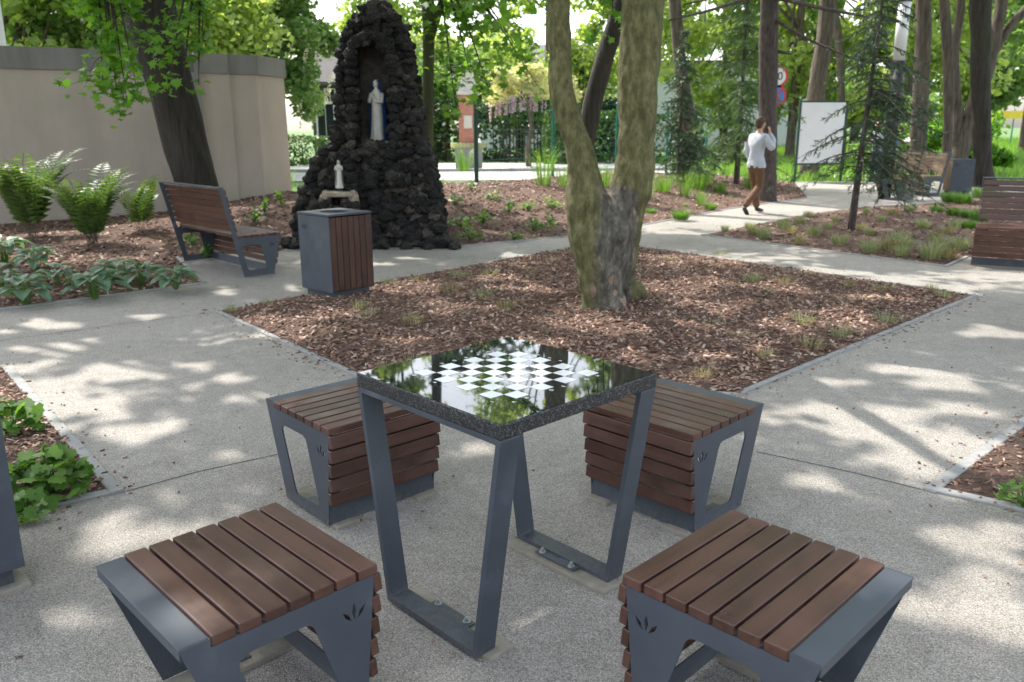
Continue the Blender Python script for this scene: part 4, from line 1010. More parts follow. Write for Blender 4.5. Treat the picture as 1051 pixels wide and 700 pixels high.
# slim tree right of the grotto
st = px_tree('slim_maple', 'slim straight tree between the grotto and the green fence, pale green leaves above', [(441,196,14),(441,150,12),(442,80,12),(443,20,14),(440,-40,13),(436,-130,11),(430,-250,8)], 13.6, M['bark_c'],
    ((.0,.6,7.5), (4.6,4.0,3.0), 13000, .19, 44, .95), M['canopy'], seed=12, extra_px=[[(443,45,9),(452,15,9),(470,-40,8)]], base_z=.25)
bs = at(448, -40, 13.6)
tips = [at(u, v, d_) for u, v, d_ in ((470,20,13.2),(500,40,13),(530,30,13.4),(485,75,13),(505,95,12.8),(540,60,13.4),(520,5,13.5),(470,110,13.1),(555,90,13.8),(575,20,13.8),(550,5,13.5))]
add_branch_leaves(st, bs, tips, 950, .16, M['maple'], 6, .34)
bs = at(600, -70, 11); tips = [at(u, v, 11) for u, v in ((620,12),(632,28),(608,5),(640,8))]
add_branch_leaves(ct, at(640,-60,9), [at(u, v, 9.6) for u, v in ((622,14),(630,28),(610,6),(638,10),(700,-15),(520,-10))], 130, .15, M['maple'], 7, .18)
# leaning brown trunk behind the forked tree
px_tree('leaning_tree', 'dark leaning trunk seen through the fork of the central tree', [(598,190,22),(603,150,20),(612,100,21),(628,45,20),(642,0,19),(652,-60,18),(668,-150,15),(690,-260,10)], 17.5, M['bark_d'], ((1.2,.3,9.0), (3.6,3.4,2.4), 3600, .26, 18, 1.0), M['canopy'], seed=13, base_z=.35)
px_tree('pale_trunk_tree', 'grey trunk behind the central tree, standing by the dark small spruce', [(703,190,17),(706,150,17),(706,115,17),(701,70,14),(697,20,13),(694,-40,13),(690,-140,10),(684,-260,6)], 25, M['bark_b'], ((-.5,.5,11), (3.4,3.4,3), 2600, .34, 18, 1.1), M['far1'], seed=14)
px_tree('dark_conifer_trunk', 'straight dark trunk beside the walking man, bare dead twigs above', [(788,207,23),(789,180,20),(790,120,20),(791,60,20),(793,0,20),(795,-90,17),(798,-220,12),(800,-330,6)], 18.4, M['bark_p'],
   ((0,.2,9.2), (2.6,2.6,2.8), 3600, .2, 18, .9), M['needle2'], seed=15,
   extra_px=[[(793,-8,5,0),(740,10,3.5,-1.2),(690,22,2,-2.0)],[(794,-2,6,0),(850,12,4,-1.5),(925,26,2,-3)],[(794,-12,5,0),(850,-2,4,-1),(915,2,2,-2)],[(791,18,4,0),(830,42,3,-.6),(885,66,2,-1.2)],[(790,52,6,0),(800,55,5,-.1),(815,58,2,-.2)],[(793,-20,5,0),(760,-6,3,-.8),(705,6,2,-1.8)]])
px_tree('brown_trunk_tree', 'leaning brown trunk behind the white board', [(833,170,20),(836,140,20),(841,90,19),(848,50,17),(853,0,16),(858,-60,14),(862,-180,9)], 27, M['bark_b'], ((.4,.5,11), (3.6,3.4,3), 2600, .34, 18, 1.1), M['far1'], seed=16)
px_tree('thin_trunk_tree', 'thin grey trunk above the white board, between two thicker trunks', [(867,140,7),(866,95,7),(865,60,9),(860,20,9),(855,-30,8),(850,-120,6)], 36, M['bark_b'], ((-.3,.5,12), (3.4,3.4,3), 2200, .36, 16, 1.2), M['far1'], seed=17)
px_tree('straight_trunk_tree', 'straight light brown trunk just behind the far bench', [(943,188,19),(944,150,18),(947,100,17),(950,50,16),(951,0,15),(953,-80,14),(955,-220,8)], 23.5, M['bark_b'], ((0,.5,10.8), (3.6,3.4,2.8), 3000, .3, 18, 1.1), M['far1'], seed=18)
px_tree('dark_trunk_tree', 'dark straight trunk rising above the bench at the right edge', [(1012,197,24),(1010,170,20),(1009,120,19),(1009,60,20),(1010,0,22),(1012,-80,20),(1015,-220,12)], 22.5, M['bark_d'], ((0,-.5,9.8), (4.2,4.0,2.8), 4200, .28, 22, 1.1), M['canopy'], seed=19, n=18)
px_tree('forking_tree', 'pale tree leaning right and forking, behind the dark straight trunk', [(976,196,26),(984,165,22),(998,125,18),(1012,85,16),(1022,50,14),(1030,15,12),(1036,-30,11),(1050,-120,7)], 25.5, M['bark_b'], ((2.2,.5,11), (4,3.6,3), 3000, .34, 20, 1.1), M['far1'], seed=20,
   extra_px=[[(1016,72,9),(1034,40,9),(1055,15,9),(1090,-20,6)],[(984,165,14,0),(985,120,11,0),(982,60,10,0),(990,0,9,0),(990,-100,6,0)]])
px_tree('slender_brown_tree', 'slender brown trunk just left of the dark straight trunk', [(972,190,12),(974,150,10),(976,100,11),(975,50,11),(972,0,10),(970,-90,8),(966,-200,5)], 24.3, M['bark_b'], ((0,.5,10.6), (2.6,2.6,2.4), 1600, .32, 12, 1.1), M['far1'], seed=21)

# --- conifers
def spruce(name, lab, base, h, rad, seed, leaf, bark, n_wh, dens=1.0, z0=.5, lean=(0,0), r0=.05, need=.05):
    r = np.random.default_rng(seed); p = empty(name, base, 0, lab, 'tree')
    rows = [(0,0,-.05,r0*1.2), (lean[0]*.3,lean[1]*.3,h*.33,r0*.8), (lean[0]*.62,lean[1]*.62,h*.66,r0*.5), (lean[0],lean[1],h,r0*.1)]
    trunk_obj('trunk', rows, bark, p, n=10, wob=.08, k=6, seed=seed)
    br = MB(); pts = []; dr = []
    for w in range(n_wh):
        f = w/(n_wh-1); z = z0+(h-z0)*f; L0 = rad*(1-f)**.8+.08; ct_ = np.array([lean[0]*z/h, lean[1]*z/h])
        for k in range(r.integers(4, 7)):
            a = r.uniform(0, 6.283); L = L0*r.uniform(.6, 1.15); zz = z+r.uniform(-.08, .08)
            m_ = 9; P = []
            for j in range(m_):
                t = j/(m_-1); P.append(np.array([ct_[0]+math.cos(a)*L*t, ct_[1]+math.sin(a)*L*t, zz+L*(.10*t-.85*t*t+.35*t**3)]))
            br.tube([Vector(q) for q in P], [.012*(1-j/m_)*(r0/.05)**.5+.002 for j in range(m_)], 4)
            for j in range(1, m_):
                for sd in (-1, 1):
                    tw = L*.34*(1-.55*j/m_)*r.uniform(.5, 1.2); d = np.array([-math.sin(a)*sd*.8+math.cos(a)*.5, math.cos(a)*sd*.8+math.sin(a)*.5, r.uniform(-1.0, -.15)]); d /= np.linalg.norm(d)
                    nn = max(2, int(tw/need*5.2*dens)); s_ = r.random(nn)[:, None]
                    q = P[j]+(P[j-1]-P[j])*r.random()+d*tw*s_; pts.append(q); dd = d+r.normal(0, .42, (nn, 3)); dr.append(dd)
    br.build('branches', bark, p)
    c = np.concatenate(pts); d = np.concatenate(dr); d /= np.linalg.norm(d, axis=1)[:, None]; nn = len(c)
    q = r.normal(0, 1, (nn, 3)); q -= d*(q*d).sum(1)[:, None]; q /= np.linalg.norm(q, axis=1)[:, None]; L = need*r.uniform(.8, 1.6, nn)[:, None]; W = L*.085
    V = np.stack([c-q*W, c+q*W, c+d*L+q*W*.5, c+d*L-q*W*.5], 1).reshape(-1, 3); fast_mesh('needles', V, 4, leaf, p); return p
b = G(874, 241); spruce('young_spruce', 'young sparse spruce with drooping dark branches in the bed before the far benches', (b.x, b.y, 0), 4.6, 1.15, 31, M['needle'], M['bark_p'], 17, .8, 1.0, (.30, .25), .05, .055)
b = at(757, 192, 22); spruce('light_spruce', 'light green young conifer behind the walking man', (b.x, 22, 0), 5.8, 1.7, 32, M['needle2'], M['bark_p'], 18, .8, .9, (0,0), .07, .10)
b = at(697, 190, 20.5); spruce('dark_spruce', 'small dark spruce just right of the central trunk, at the green fence', (b.x, 20.5, .1), 3.6, 1.15, 33, M['needle'], M['bark_p'], 15, .9, .2, (0,0), .05, .085)

# --- ferns, hostas, herbs, tufts
def frond_verts(base, a, L, lift, r, w=.16, n=16):
    out = []; d = np.array([math.cos(a), math.sin(a)]); side = np.array([-d[1], d[0], 0]); pts = []
    for j in range(n+1):
        t = j/n; rr = L*(.22*t+.30*t*t); z = L*(lift*t-.40*t**2.8); pts.append(np.array([base[0]+d[0]*rr, base[1]+d[1]*rr, base[2]+z]))
    for j in range(3, n):
        t = j/n; tang = pts[j+1]-pts[j]; tl = np.linalg.norm(tang); tang = tang/tl; ww = w*L*math.sin(math.pi*min(1, t**.8*1.02))**.8*(1-.25*t)*1.15
        for s in (-1, 1):
            e = side*s*ww+tang*ww*.35+np.array([0, 0, -.12*ww]); q = pts[j]; out.append([q-tang*tl*.36, q+e*.55-tang*tl*.34, q+e, q+e*.5+tang*tl*.36])
    st_ = []
    for j in range(n):
        s = side*.004; st_.append([pts[j]-s, pts[j]+s, pts[j+1]+s*.7, pts[j+1]-s*.7])
    return out, st_
def fern(loc, h, nf, seed, lab, grp):
    r = np.random.default_rng(seed); V = []; S = []
    for k in range(nf):
        a, s_ = frond_verts((r.uniform(-.06, .06), r.uniform(-.06, .06), 0), r.uniform(0, 6.283), h*r.uniform(.8, 1.25), r.uniform(.95, 1.2), r, .15, 20); V += a; S += s_
    p = empty('fern', loc, 0, lab, 'fern', grp); fast_mesh('fronds', np.array(V).reshape(-1, 3), 4, M['fern'], p); fast_mesh('stalks', np.array(S).reshape(-1, 3), 4, M['bark_b'], p); return p
def gz(u, v):        # ground point on the mound under a pixel
    p = G(u, v)
    for _ in range(30):
        d = ray(u, v); z = h_back(p.x, p.y); t = (z-CH)/d.z; p = Vector((d.x*t, d.y*t, z))*.6+p*.4
    p.z = h_back(p.x, p.y); return p
grpF = 'ferns before the beige wall'
fern(gz(34,238), 1.38, 34, 41, 'tall pale fern at the left edge, before the wall', grpF)
fern(gz(96,246), 1.15, 44, 42, 'full green fern in front of the wall, second from the left edge', grpF)
fern(gz(147,232), .95, 16, 43, 'thin small fern between the big fern and the leaning trunk', grpF)
def blade_leaf(base, a, L, W, tilt, r, arch=.5, n=7, m=4):
    """broad ribbed leaf (grid) on an arching stalk"""
    d = np.array([math.cos(a), math.sin(a), 0]); s = np.array([-d[1], d[0], 0]); V = []
    for i in range(n+1):
        t = i/n; w = W*math.sin(math.pi*(t**.75))**.75 if 0 < t < 1 else 0.002
        c = base+d*L*t*math.cos(tilt)+np.array([0, 0, L*(math.sin(tilt)*t-arch*t*t)])
        for j in range(m+1):
            u = 2*j/m-1; V.append(c+s*w*u*.5+np.array([0, 0, abs(u)*w*.22+.012*L*math.cos(u*9)]))
    Fc = [(i*(m+1)+j, i*(m+1)+j+1, (i+1)*(m+1)+j+1, (i+1)*(m+1)+j) for i in range(n) for j in range(m)]; return V, Fc
def hosta(seed, size=1.0, nl=15):
    r = np.random.default_rng(seed); V = []; Fc = []; mb = MB()
    for k in range(nl):
        a = k*2.4+r.uniform(-.3, .3); ring = k/nl; rad = .02+.13*ring*size; h = (.20-.09*ring+r.uniform(-.02, .03))*size*1.15
        base = np.array([math.cos(a)*rad, math.sin(a)*rad, h]); v, f = blade_leaf(base, a, .24*size*r.uniform(.8, 1.15), .145*size, .55-.5*ring, r, .45, 7, 6)
        Fc += [tuple(i+len(V) for i in q) for q in f]; V += v
        mb.tube([(math.cos(a)*.02, math.sin(a)*.02, 0), (math.cos(a)*rad*.6, math.sin(a)*rad*.6, h*.7), tuple(base)], [.006,.005,.004], 4)
    p = empty('hosta'); lf = mesh('leaves', V, Fc, M['hosta'], p, True); mb.build('stalks', M['herb'], p); return p
HV = [hosta(51, 1.0), hosta(52, .9, 12), hosta(53, 1.1, 17)]
hp = [(27,308,.98,0),(98,303,.88,2),(146,290,.98,1),(181,294,.8,0),(60,288,.8,1),(118,284,.82,0),(6,266,1.0,2),(38,274,.85,0),(0,290,.9,1)]
def ordinal(i): return ['first','second','third','fourth','fifth','sixth','seventh','eighth','ninth','tenth','eleventh','twelfth','thirteenth','fourteenth','fifteenth','sixteenth','seventeenth','eighteenth','nineteenth','twentieth'][i] if i < 20 else ['twenty-first','twenty-second','twenty-third','twenty-fourth','twenty-fifth','twenty-sixth','twenty-seventh','twenty-eighth','twenty-ninth','thirtieth','thirty-first','thirty-second','thirty-third','thirty-fourth','thirty-fifth','thirty-sixth','thirty-seventh','thirty-eighth','thirty-ninth','fortieth'][i-20]
def scatter(protos, spots, ground, lab, cat, grp, label_fn=None):
    """spots: (px, py, scale, variant); copies labelled by their order from the left"""
    order = sorted(range(len(spots)), key=lambda i: spots[i][0]); rank = {i: k for k, i in enumerate(order)}; used = set()
    for i, (u, v, s, k) in enumerate(spots):
        o = protos[k] if k not in used else copy_tree(protos[k]); used.add(k); q = ground(u, v)
        o.location = q; o.rotation_euler = (0, 0, (i*1.7) % 6.28); o.scale = (s, s, s*(.92+.16*((i*7) % 5)/5))
        tag(o, lab % ordinal(rank[i]), cat, grp)
scatter(HV, hp, gz, 'blue-green broad-leaved hosta at the path edge, %s from the left', 'hosta', 'hostas along the left bed')
def herb(seed, n, size, rad, h, mat, lobes=MAPLE, hmin=.3, name='leafy_plant'):
    r = np.random.default_rng(seed); a = r.uniform(0, 6.283, n); q = rad*np.sqrt(r.random(n)); z = h*(hmin+(1-hmin)*(1-(q/rad)**2))*r.uniform(.6, 1.1, n)
    c = np.stack([np.cos(a)*q, np.sin(a)*q, z], 1); V, m = shaped(c, size, r, lobes, 1.1); p = empty(name)
    fast_mesh('leaves', V, m, mat, p); mb = MB()
    for i in range(0, n, max(1, n//16)): mb.tube([(0,0,0), tuple(c[i]*np.array([.5,.5,.7])), tuple(c[i])], [.004,.003,.002], 4)
    mb.build('stems', M['herb'], p); return p
OVAL = [(0,-.5),(.22,-.25),(.28,.05),(.18,.32),(0,.5),(-.18,.32),(-.28,.05),(-.22,-.25)]
ROUND = [(0,-.2),(.22,-.42),(.44,-.28),(.40,-.08),(.52,.08),(.36,.20),(.34,.38),(.12,.36),(0,.50),(-.12,.36),(-.34,.38),(-.36,.20),(-.52,.08),(-.40,-.08),(-.44,-.28),(-.22,-.42)]
bl = lambda u, v: Vector((*hit(u, v), .01))
for i, (u, v, sz, n, rd, hh, lab) in enumerate(((48,503,.08,110,.18,.21,'bushy lobed-leaf plant beside the kerb corner at the left edge'), (14,440,.085,60,.15,.20,'pale green lobed-leaf plant cut by the left edge, above the bushy one'), (26,525,.07,30,.12,.10,'low leaves between the cut-off bin and the bushy plant'))):
    o = herb(60+i, n, sz, rd, hh, M['herb'], ROUND, .25, 'coral_bells'); o.location = bl(u, v); tag(o, lab, 'plant', 'lobed-leaf plants in the left bed')
o = herb(65, 60, .05, .10, .15, M['herb'], OVAL, .3, 'small_shrub'); o.location = bl(1048,528); tag(o, 'fresh green small plant at the right edge in the kerbed bed', 'plant')
# leafy plants on the mound right of the grotto
HB = [herb(70, 26, .085, .16, .20, M['herb'], OVAL), herb(71, 34, .075, .18, .17, M['herb'], OVAL), herb(72, 16, .10, .12, .22, M['herb'], OVAL)]
scatter(HB, [(468,210,1.1,0),(474,232,1.3,1),(497,230,1.2,0),(507,205,1.0,1),(524,218,1.0,2),(545,216,1.0,0),(566,214,1.1,1),(548,238,1.1,0),(566,236,1.2,2),(483,246,1.1,1),(528,247,.9,0),(485,195,.9,2)], gz, 'low leafy plant on the mulch mound between grotto and forked tree, %s from the left', 'plant', 'leafy plants on the mound')
HC = [herb(73, 22, .09, .14, .2, M['herb'], OVAL), herb(74, 16, .11, .12, .24, M['herb'], OVAL)]
scatter(HC, [(262,226,1.2,0),(272,218,1.0,1),(200,250,1.1,0),(290,208,1.0,1),(212,262,.9,0)], gz, 'green leafy plant near the dark bench, %s from the left', 'plant', 'leafy plants by the dark bench')
def tuft(seed, n, h, spread, mat, lw=.0035, name='grass_tuft', out=.75):
    r = np.random.default_rng(seed); a = r.uniform(0, 6.283, n); q = spread*.35*np.sqrt(r.random(n)); L = h*r.uniform(.55, 1.15, n); o_ = out*r.uniform(.15, 1, n)
    d = np.stack([np.cos(a), np.sin(a), 0*a], 1); s = np.stack([-np.sin(a), np.cos(a), 0*a], 1)*lw
    b = d*q[:, None]; m = b+d*(L*o_*.4)[:, None]+np.array([0,0,1])*(L*.62)[:, None]; t = b+d*(L*o_*.95)[:, None]+np.array([0,0,1])*(L*(1-.35*o_))[:, None]
    V = np.concatenate([np.stack([b-s, b+s, m+s*.8, m-s*.8], 1), np.stack([m-s*.8, m+s*.8, t+s*.15, t-s*.15], 1)], 1).reshape(-1, 4, 3).reshape(-1, 3)
    o = fast_mesh(name, V, 4, mat); return o
FT = [tuft(80, 190, .15, .2, M['fescue'], .0022, out=1.0), tuft(81, 170, .13, .24, M['fescue_dry'], .0022, out=1.0), tuft(82, 220, .17, .24, M['fescue'], .0022, out=1.0)]
isl = lambda u, v: Vector((*hit(u, v), .02))
spots = [(745,240,.8,0),(775,244,1.2,1),(784,248,1.3,0),(805,238,1.2,2),(812,243,1.1,1),(822,233,1,0),(835,246,1.1,2),(820,254,1.0,1),(850,240,.9,0),(862,256,1.1,2),(884,240,1,1),(893,246,.9,0),(893,264,1.2,2),(917,226,1.3,1),(905,232,.9,0),(922,255,1.4,2),(928,262,1.4,0),(913,262,1.5,1),(945,236,1,0),(948,240,1,2),(960,252,1.3,1),(965,262,1.4,0),(955,271,1.4,2),(972,246,1.3,1),(980,240,1.2,0),(985,262,1.3,2),(973,270,1.2,1),(925,268,1.0,0),(830,222+5,.9,2),(858,232,.8,0),(875,228,.8,1),(935,222,1.1,2),(890,224,.9,0),(770,238,.8,2)]
scatter(FT, spots, isl, 'pale grey-green grass tuft in the bed under the young spruce, %s from the left', 'grass tuft', 'grass tufts under the young spruce')
CT = [tuft(83, 70, .085, .2, M['fescue_dry'], .0016, out=1.1), tuft(84, 80, .09, .24, M['fescue'], .0016, out=1.1), tuft(85, 90, .085, .26, M['fescue_dry'], .0016, out=1.1)]
spots = [(238,318,.8,1),(275,312,.9,0),(368,318,1.2,0),(378,325,1.0,1),(424,333,1.4,0),(343,345,1,2),(397,292,.8,1),(430,291,1.1,0),(472,286,1.2,1),(462,300,1.1,2),(503,284,1.1,1),(497,309,1.3,1),(520,318,1.3,0),(545,283,.9,2),(570,272,.8,1),(425,378,1.1,2),(395,384,.9,2),(475,330,.9,0),(690,272,1.1,2),(740,265,.8,1),(772,292,1.3,1),(805,296,1.2,2),(790,305,.9,0),(869,318,1.5,0),(822,336,1.2,1),(900,320,1.1,2),(910,335,1.1,1),(862,350,1.1,1),(830,362,1.2,2),(785,372,.9,0),(838,288,.9,1),(870,298,.9,2),(905,305,1.1,2),(970,310,1.0,1),(955,302,.8,2),(760,352,.8,2),(730,340,.8,1),(560,345,.7,0),(720,390,1,0)]
scatter(CT, spots, lambda u, v: Vector((*hit(u, v), .02)), 'small sparse grass tuft in the central mulch bed, %s from the left', 'grass tuft', 'grass tufts in the central bed')
TG = [tuft(86, 110, .75, .45, M['grassblade'], .0045, 'tall_grass', .85), tuft(87, 80, .6, .4, M['grassblade'], .005, 'tall_grass', .95), tuft(88, 190, .42, .5, M['grassblade'], .0045, 'tall_grass', 1.0)]
scatter(TG, [(478,190,1.0,0),(508,186,.6,2),(559,190,1.1,0),(580,192,.9,1),(448,185,1.1,1),(592,200,.8,0),(622,192,.9,1),(682,198,1.0,2),(718,196,1.2,2),(704,203,.8,0),(720,212,.7,1),(728,190,1.1,1),(665,205,.8,0),(310,196,.8,1),(296,192,.7,0),(740,200,.8,2),(770,196,.8,0),(640,185,.8,2)], gz, 'tall arching bright grass clump near the green fence, %s from the left', 'tall grass', 'tall grass clumps by the fence')
GC = [tuft(89, 420, .17, .3, M['grassblade'], .003, 'green_cushion', 1.2), tuft(90, 480, .24, .4, M['grassblade'], .0035, 'green_cushion', 1.1)]
scatter(GC, [(962,222,.9,0),(979,226,1.0,0),(993,228,.9,0),(995,240,1.0,0),(1005,232,.9,1),(988,214,1.2,1),(1020,212,1.3,1),(975,212,1.0,1),(1008,208,1.2,1),(780,206,.7,0),(700,228,.9,1),(668,222,.8,0),(688,214,.7,0),(730,218,.7,1),(703,216,.6,0),(655,228,.7,0),(750,207,.6,0)], isl, 'bright green cushion of fine foliage, %s from the left', 'cushion plant', 'bright green cushion plants')

# meadow at the far right and lawn beyond the fence
def meadow(poly, n, h, seed, lab, mat=None):
    r = np.random.default_rng(seed); xs = [p[0] for p in poly]; ys = [p[1] for p in poly]; x = r.uniform(min(xs), max(xs), n); y = r.uniform(min(ys), max(ys), n)
    a = r.uniform(0, 6.283, n); L = h*r.uniform(.5, 1.2, n)*(y/30)**.3; w = .012*(y/25); t = np.stack([x+np.cos(a)*L*.4, y+np.sin(a)*L*.4, L], 1); b = np.stack([x, y, 0*x-.04], 1); s = np.stack([w, 0*w, 0*w], 1)
    V = np.stack([b-s, b+s, t+s*.2, t-s*.2], 1).reshape(-1, 3); o = fast_mesh('grass', V, 4, mat or M['grassblade']); tag(o, lab, 'grass', kind='stuff')
meadow([(13.5,23),(60,23),(60,85),(13.5,85)], 42000, .35, 91, 'sunlit bright meadow grass beyond the dark straight trunk')
meadow([(6.5,25.2),(24,25.2),(24,40),(6.5,40)], 15000, .3, 92, 'green undergrowth behind the far benches')

# ------------------------------------------------------------------ fence
fp = empty('green_mesh_fence', (*FENCE[0], 0), 0, 'green wire mesh fence on round posts at the top of the mulch mound', 'fence'); ox, oy = FENCE[0]
tops = []
for i, (x, y) in enumerate(FENCE):
    z0 = h_back(x, y) if y < 28 else 0; z1 = 2.22-.02*i; tops.append(z1); big = i == 0
    mb = MB(); mb.tube([(x-ox, y-oy, z0-.1), (x-ox, y-oy, z1)], .045 if big else .035, 12); mb.tube([(x-ox, y-oy, z1), (x-ox, y-oy, z1+.02)], [.05, .03], 12); mb.build('post', M['dgreen'] if big else M['greenpaint'], fp, False)
for i in range(len(FENCE)-1):
    a = Vector((*FENCE[i], 0)); b = Vector((*FENCE[i+1], 0)); mb = MB(); zb = max(h_back(*FENCE[i]), .0)+.05
    L = (b-a).length
    for k in range(9):
        z = zb+(2.15-zb)*k/8; mb.tube([(a.x-ox, a.y-oy, z), (b.x-ox, b.y-oy, z)], .004, 4, False)
    for k in range(int(L/.12)):
        q = a.lerp(b, k*.12/L); mb.tube([(q.x-ox, q.y-oy, zb), (q.x-ox, q.y-oy, 2.15)], .0022, 3, False)
    mb.build('wire_panel', M['greenpaint'], fp)

# ------------------------------------------------------------------ road beyond the fence
def strip(name, P, z, mat, kind='structure'):
    V = [(x, y, z) for x, y in P]; o = mesh(name, V, [tuple(range(len(V)))], mat); tag(o, kind=kind); return o
strip('road', [(-60,25.5),(8,27),(30,31),(60,36),(60,44),(30,42),(8,40),(-60,38)], -.02, M['road'])
k = MB(); k.box((-18, 32.0, .02), (60, .25, .14), .01); tag(k.build('kerb', M['kerb']), kind='structure')

# brick shrine pillar
q = at(483, 152, 34); bp_ = empty('brick_shrine', (q.x, 34, 0), 0, 'brick wayside shrine pillar with a pale pointed top across the road', 'shrine')
zt = at(483, 97, 34).z; zb = at(483, 150, 34).z
mb = MB(); mb.box((0,0,(zt+zb)/2), (.72,.72,zt-zb), .01); sh = mb.build('brick_shaft', M['brick'], bp_)
mb = MB(); mb.box((0,-.365,zb+(zt-zb)*.48), (.34,.02,.5), .03); mb.build('niche_relief', M['plaster'], bp_)
mb = MB(); mb.box((0,0,zt+.05), (.84,.84,.12), .02); V = [(-.36,-.36,zt+.11),(.36,-.36,zt+.11),(.36,.36,zt+.11),(-.36,.36,zt+.11),(-.2,-.2,zt+.9),(.2,-.2,zt+.9),(.2,.2,zt+.9),(-.2,.2,zt+.9)]
mb.add(V, [(0,1,5,4),(1,2,6,5),(2,3,7,6),(3,0,4,7),(4,5,6,7)]); mb.build('pale_cap', M['plaster'], bp_)
mb = MB(); mb.box((0,0,zb/2), (1.05,1.0,zb), .04); mb.build('stone_base', M['coping'], bp_)
mb = MB()
for i in range(9): ellipsoid(mb, (-.6+i*.15, -.5, zb+.06), (.1,.08,.1), 8, 6, .3)
mb.build('flowers', M['wist'], bp_)

# hedge with slat fence behind the road
def hedge(loc, dims, n, size, mat, lab, name='hedge', seed=0, cat='hedge', wavy=.15):
    r = np.random.default_rng(seed); p = empty(name, loc, 0, lab, cat); d = np.array(dims)
    ax = r.integers(0, 3, n); sg = r.choice([-1, 1], n); c = r.uniform(-.5, .5, (n, 3)); c[np.arange(n), ax] = sg*.5*(1-.35*r.random(n)**2); c *= d
    c += np.array([[noise.noise(Vector(q)*1.1)*wavy for _ in (0,)]*3 for q in c]); c[:, 2] += d[2]/2
    fast_mesh('leaves', leafcloud(c, n, .05, size, r), 4, mat, p)
    mb = MB(); m = max(3, int(d[0]/.8))
    for i in range(m): mb.tube([((i/(m-1)-.5)*d[0]*.9, 0, 0), ((i/(m-1)-.5)*d[0]*.9, 0, d[2]*.7)], .03, 5)
    mb.build('stems', M['bark_d'], p); return p
q = at(560, 150, 40.5); hedge((at(500,150,42).x, 42, 0), (13, 2.2, 2.7), 12000, .22, M['far3'], 'long dark hedge behind the brick shrine', seed=1, wavy=.5)
q = at(312, 150, 38); hedge((q.x, 38, 0), (2.6, 1.6, 1.25), 3500, .14, M['hedge'], 'small clipped hedge block with bright top before the dark house', seed=2)
hedge((at(640,150,39).x, 39, 0), (7, 1.8, 2.2), 6000, .2, M['hedge'], 'green hedge seen through the fork of the central tree', seed=3, wavy=.4)
sf = MB(); x0 = at(515,150,39.8).x
for i in range(26): sf.box((x0+i*.16-0, 39.8, .85), (.05,.03,1.6))
sf.box((x0+2, 39.84, .4), (4.3,.04,.08)); sf.box((x0+2, 39.84, 1.3), (4.3,.04,.08)); tag(sf.build('slat_fence', M['woodfence']), 'dark slatted fence under the wisteria across the road', 'fence')
# wisteria
def wisteria():
    c = at(545, 100, 36); p = empty('wisteria', (c.x, 36, 0), 0, 'yellow-green wisteria arch with hanging lilac flowers across the road', 'tree'); r = np.random.default_rng(9)
    cl = ell_points((0,0,c.z+.05), (2.1,1.4,.9), 44, r); cl[:, 2] = c.z+.95-.14*cl[:, 0]**2+r.uniform(-.75, .15, 44)
    fast_mesh('crown', leafcloud(cl, 12000, .45, .12, r), 4, M['wist'], p)
    fl = np.stack([r.uniform(-1.7, 1.7, 46), r.uniform(-1.1, -.2, 46), np.zeros(46)], 1); V = []
    for f in fl:
        zt_ = c.z+.1-.16*f[0]**2; k = r.integers(28, 55); t = r.random(k); q = np.stack([f[0]+r.normal(0, .05, k)*(1-t), f[1]+r.normal(0, .05, k)*(1-t), zt_-t*.65], 1); V.append(leafcloud(q, k, .02, .09, r))
    fast_mesh('flower_clusters', np.concatenate(V), 4, M['lilac'], p)
    trunk_obj('trunk', [(0,0,-.05,.13),(-.05,0,.8,.1),(.1,0,1.6,.09),(0,0,c.z,.06)], M['bark_b'], p); return p
wisteria()

# houses
def house(name, lab, c, rz, w, d, h, rh, wall, roof, wins, over=.5, gable=False):
    p = empty(name, c, rz, lab, 'building'); mb = MB(); mb.box((0,0,h/2), (w,d,h)); wl_ = mb.build('wall', wall, p)
    e = w/2+over; f = d/2+over
    if rh < .6: mb = MB(); mb.box((0,0,h+.16), (w+2*over,d+2*over,.32), .02); mb.build('roof', roof, p)
    else:
        V = [(-e,-f,h-.1),(e,-f,h-.1),(e,f,h-.1),(-e,f,h-.1),(-e*.999,0,h+rh),(e*.999,0,h+rh)]; V += [(x, y, z+.18) for x, y, z in V]
        mb = MB(); mb.add(V, [(0,4,5,1),(3,2,5,4),(6,7,11,10),(9,10,11,8),(0,1,7,6),(2,3,9,8),(0,6,10,4),(4,10,9,3),(1,5,11,7),(5,2,8,11)]); mb.build('roof', roof, p)
        gb = MB(); gb.add([(-w/2,-d/2,h-.02),(-w/2,d/2,h-.02),(-w/2,0,h+rh*.97),(w/2,-d/2,h-.02),(w/2,d/2,h-.02),(w/2,0,h+rh*.97)], [(0,2,1),(3,4,5),(0,3,5,2),(1,2,5,4)]); gb.build('gable', wall, p)
    for (x, z, ww, hh) in wins:
        fr = MB(); fr.box((x,-d/2-.02,z), (ww+.14,.06,hh+.14), .005); fo = fr.build('window', M['whitepaint'], p)
        g_ = MB(); g_.box((x-ww/4,-d/2-.055,z), (ww/2-.04,.02,hh)); g_.box((x+ww/4,-d/2-.055,z), (ww/2-.04,.02,hh)); g_.build('pane', M['glass'], fo)
    return p
q = at(388, 100, 48); house('dark_house', 'dark rendered house with grey pitched roof behind the grotto', (q.x, 50, 0), R_(6), 7.2, 6, 3.9, 2.6, M['darkwall'], M['roof'], [(-2.9,1.9,.9,1.9),(-1.2,1.9,.9,1.9),(1.5,1.9,.9,1.9),(-2.6,3.3,.5,.6)])
q = at(690, 110, 60); house('pale_building', 'long pale building with dark roof edge behind the trees at centre', (q.x+1, 64, 0), R_(-4), 17, 9, 5.6, .3, M['palewall'], M['roof'], [(-6+i*3, 2.6, 1.5, 1.3) for i in range(5)])
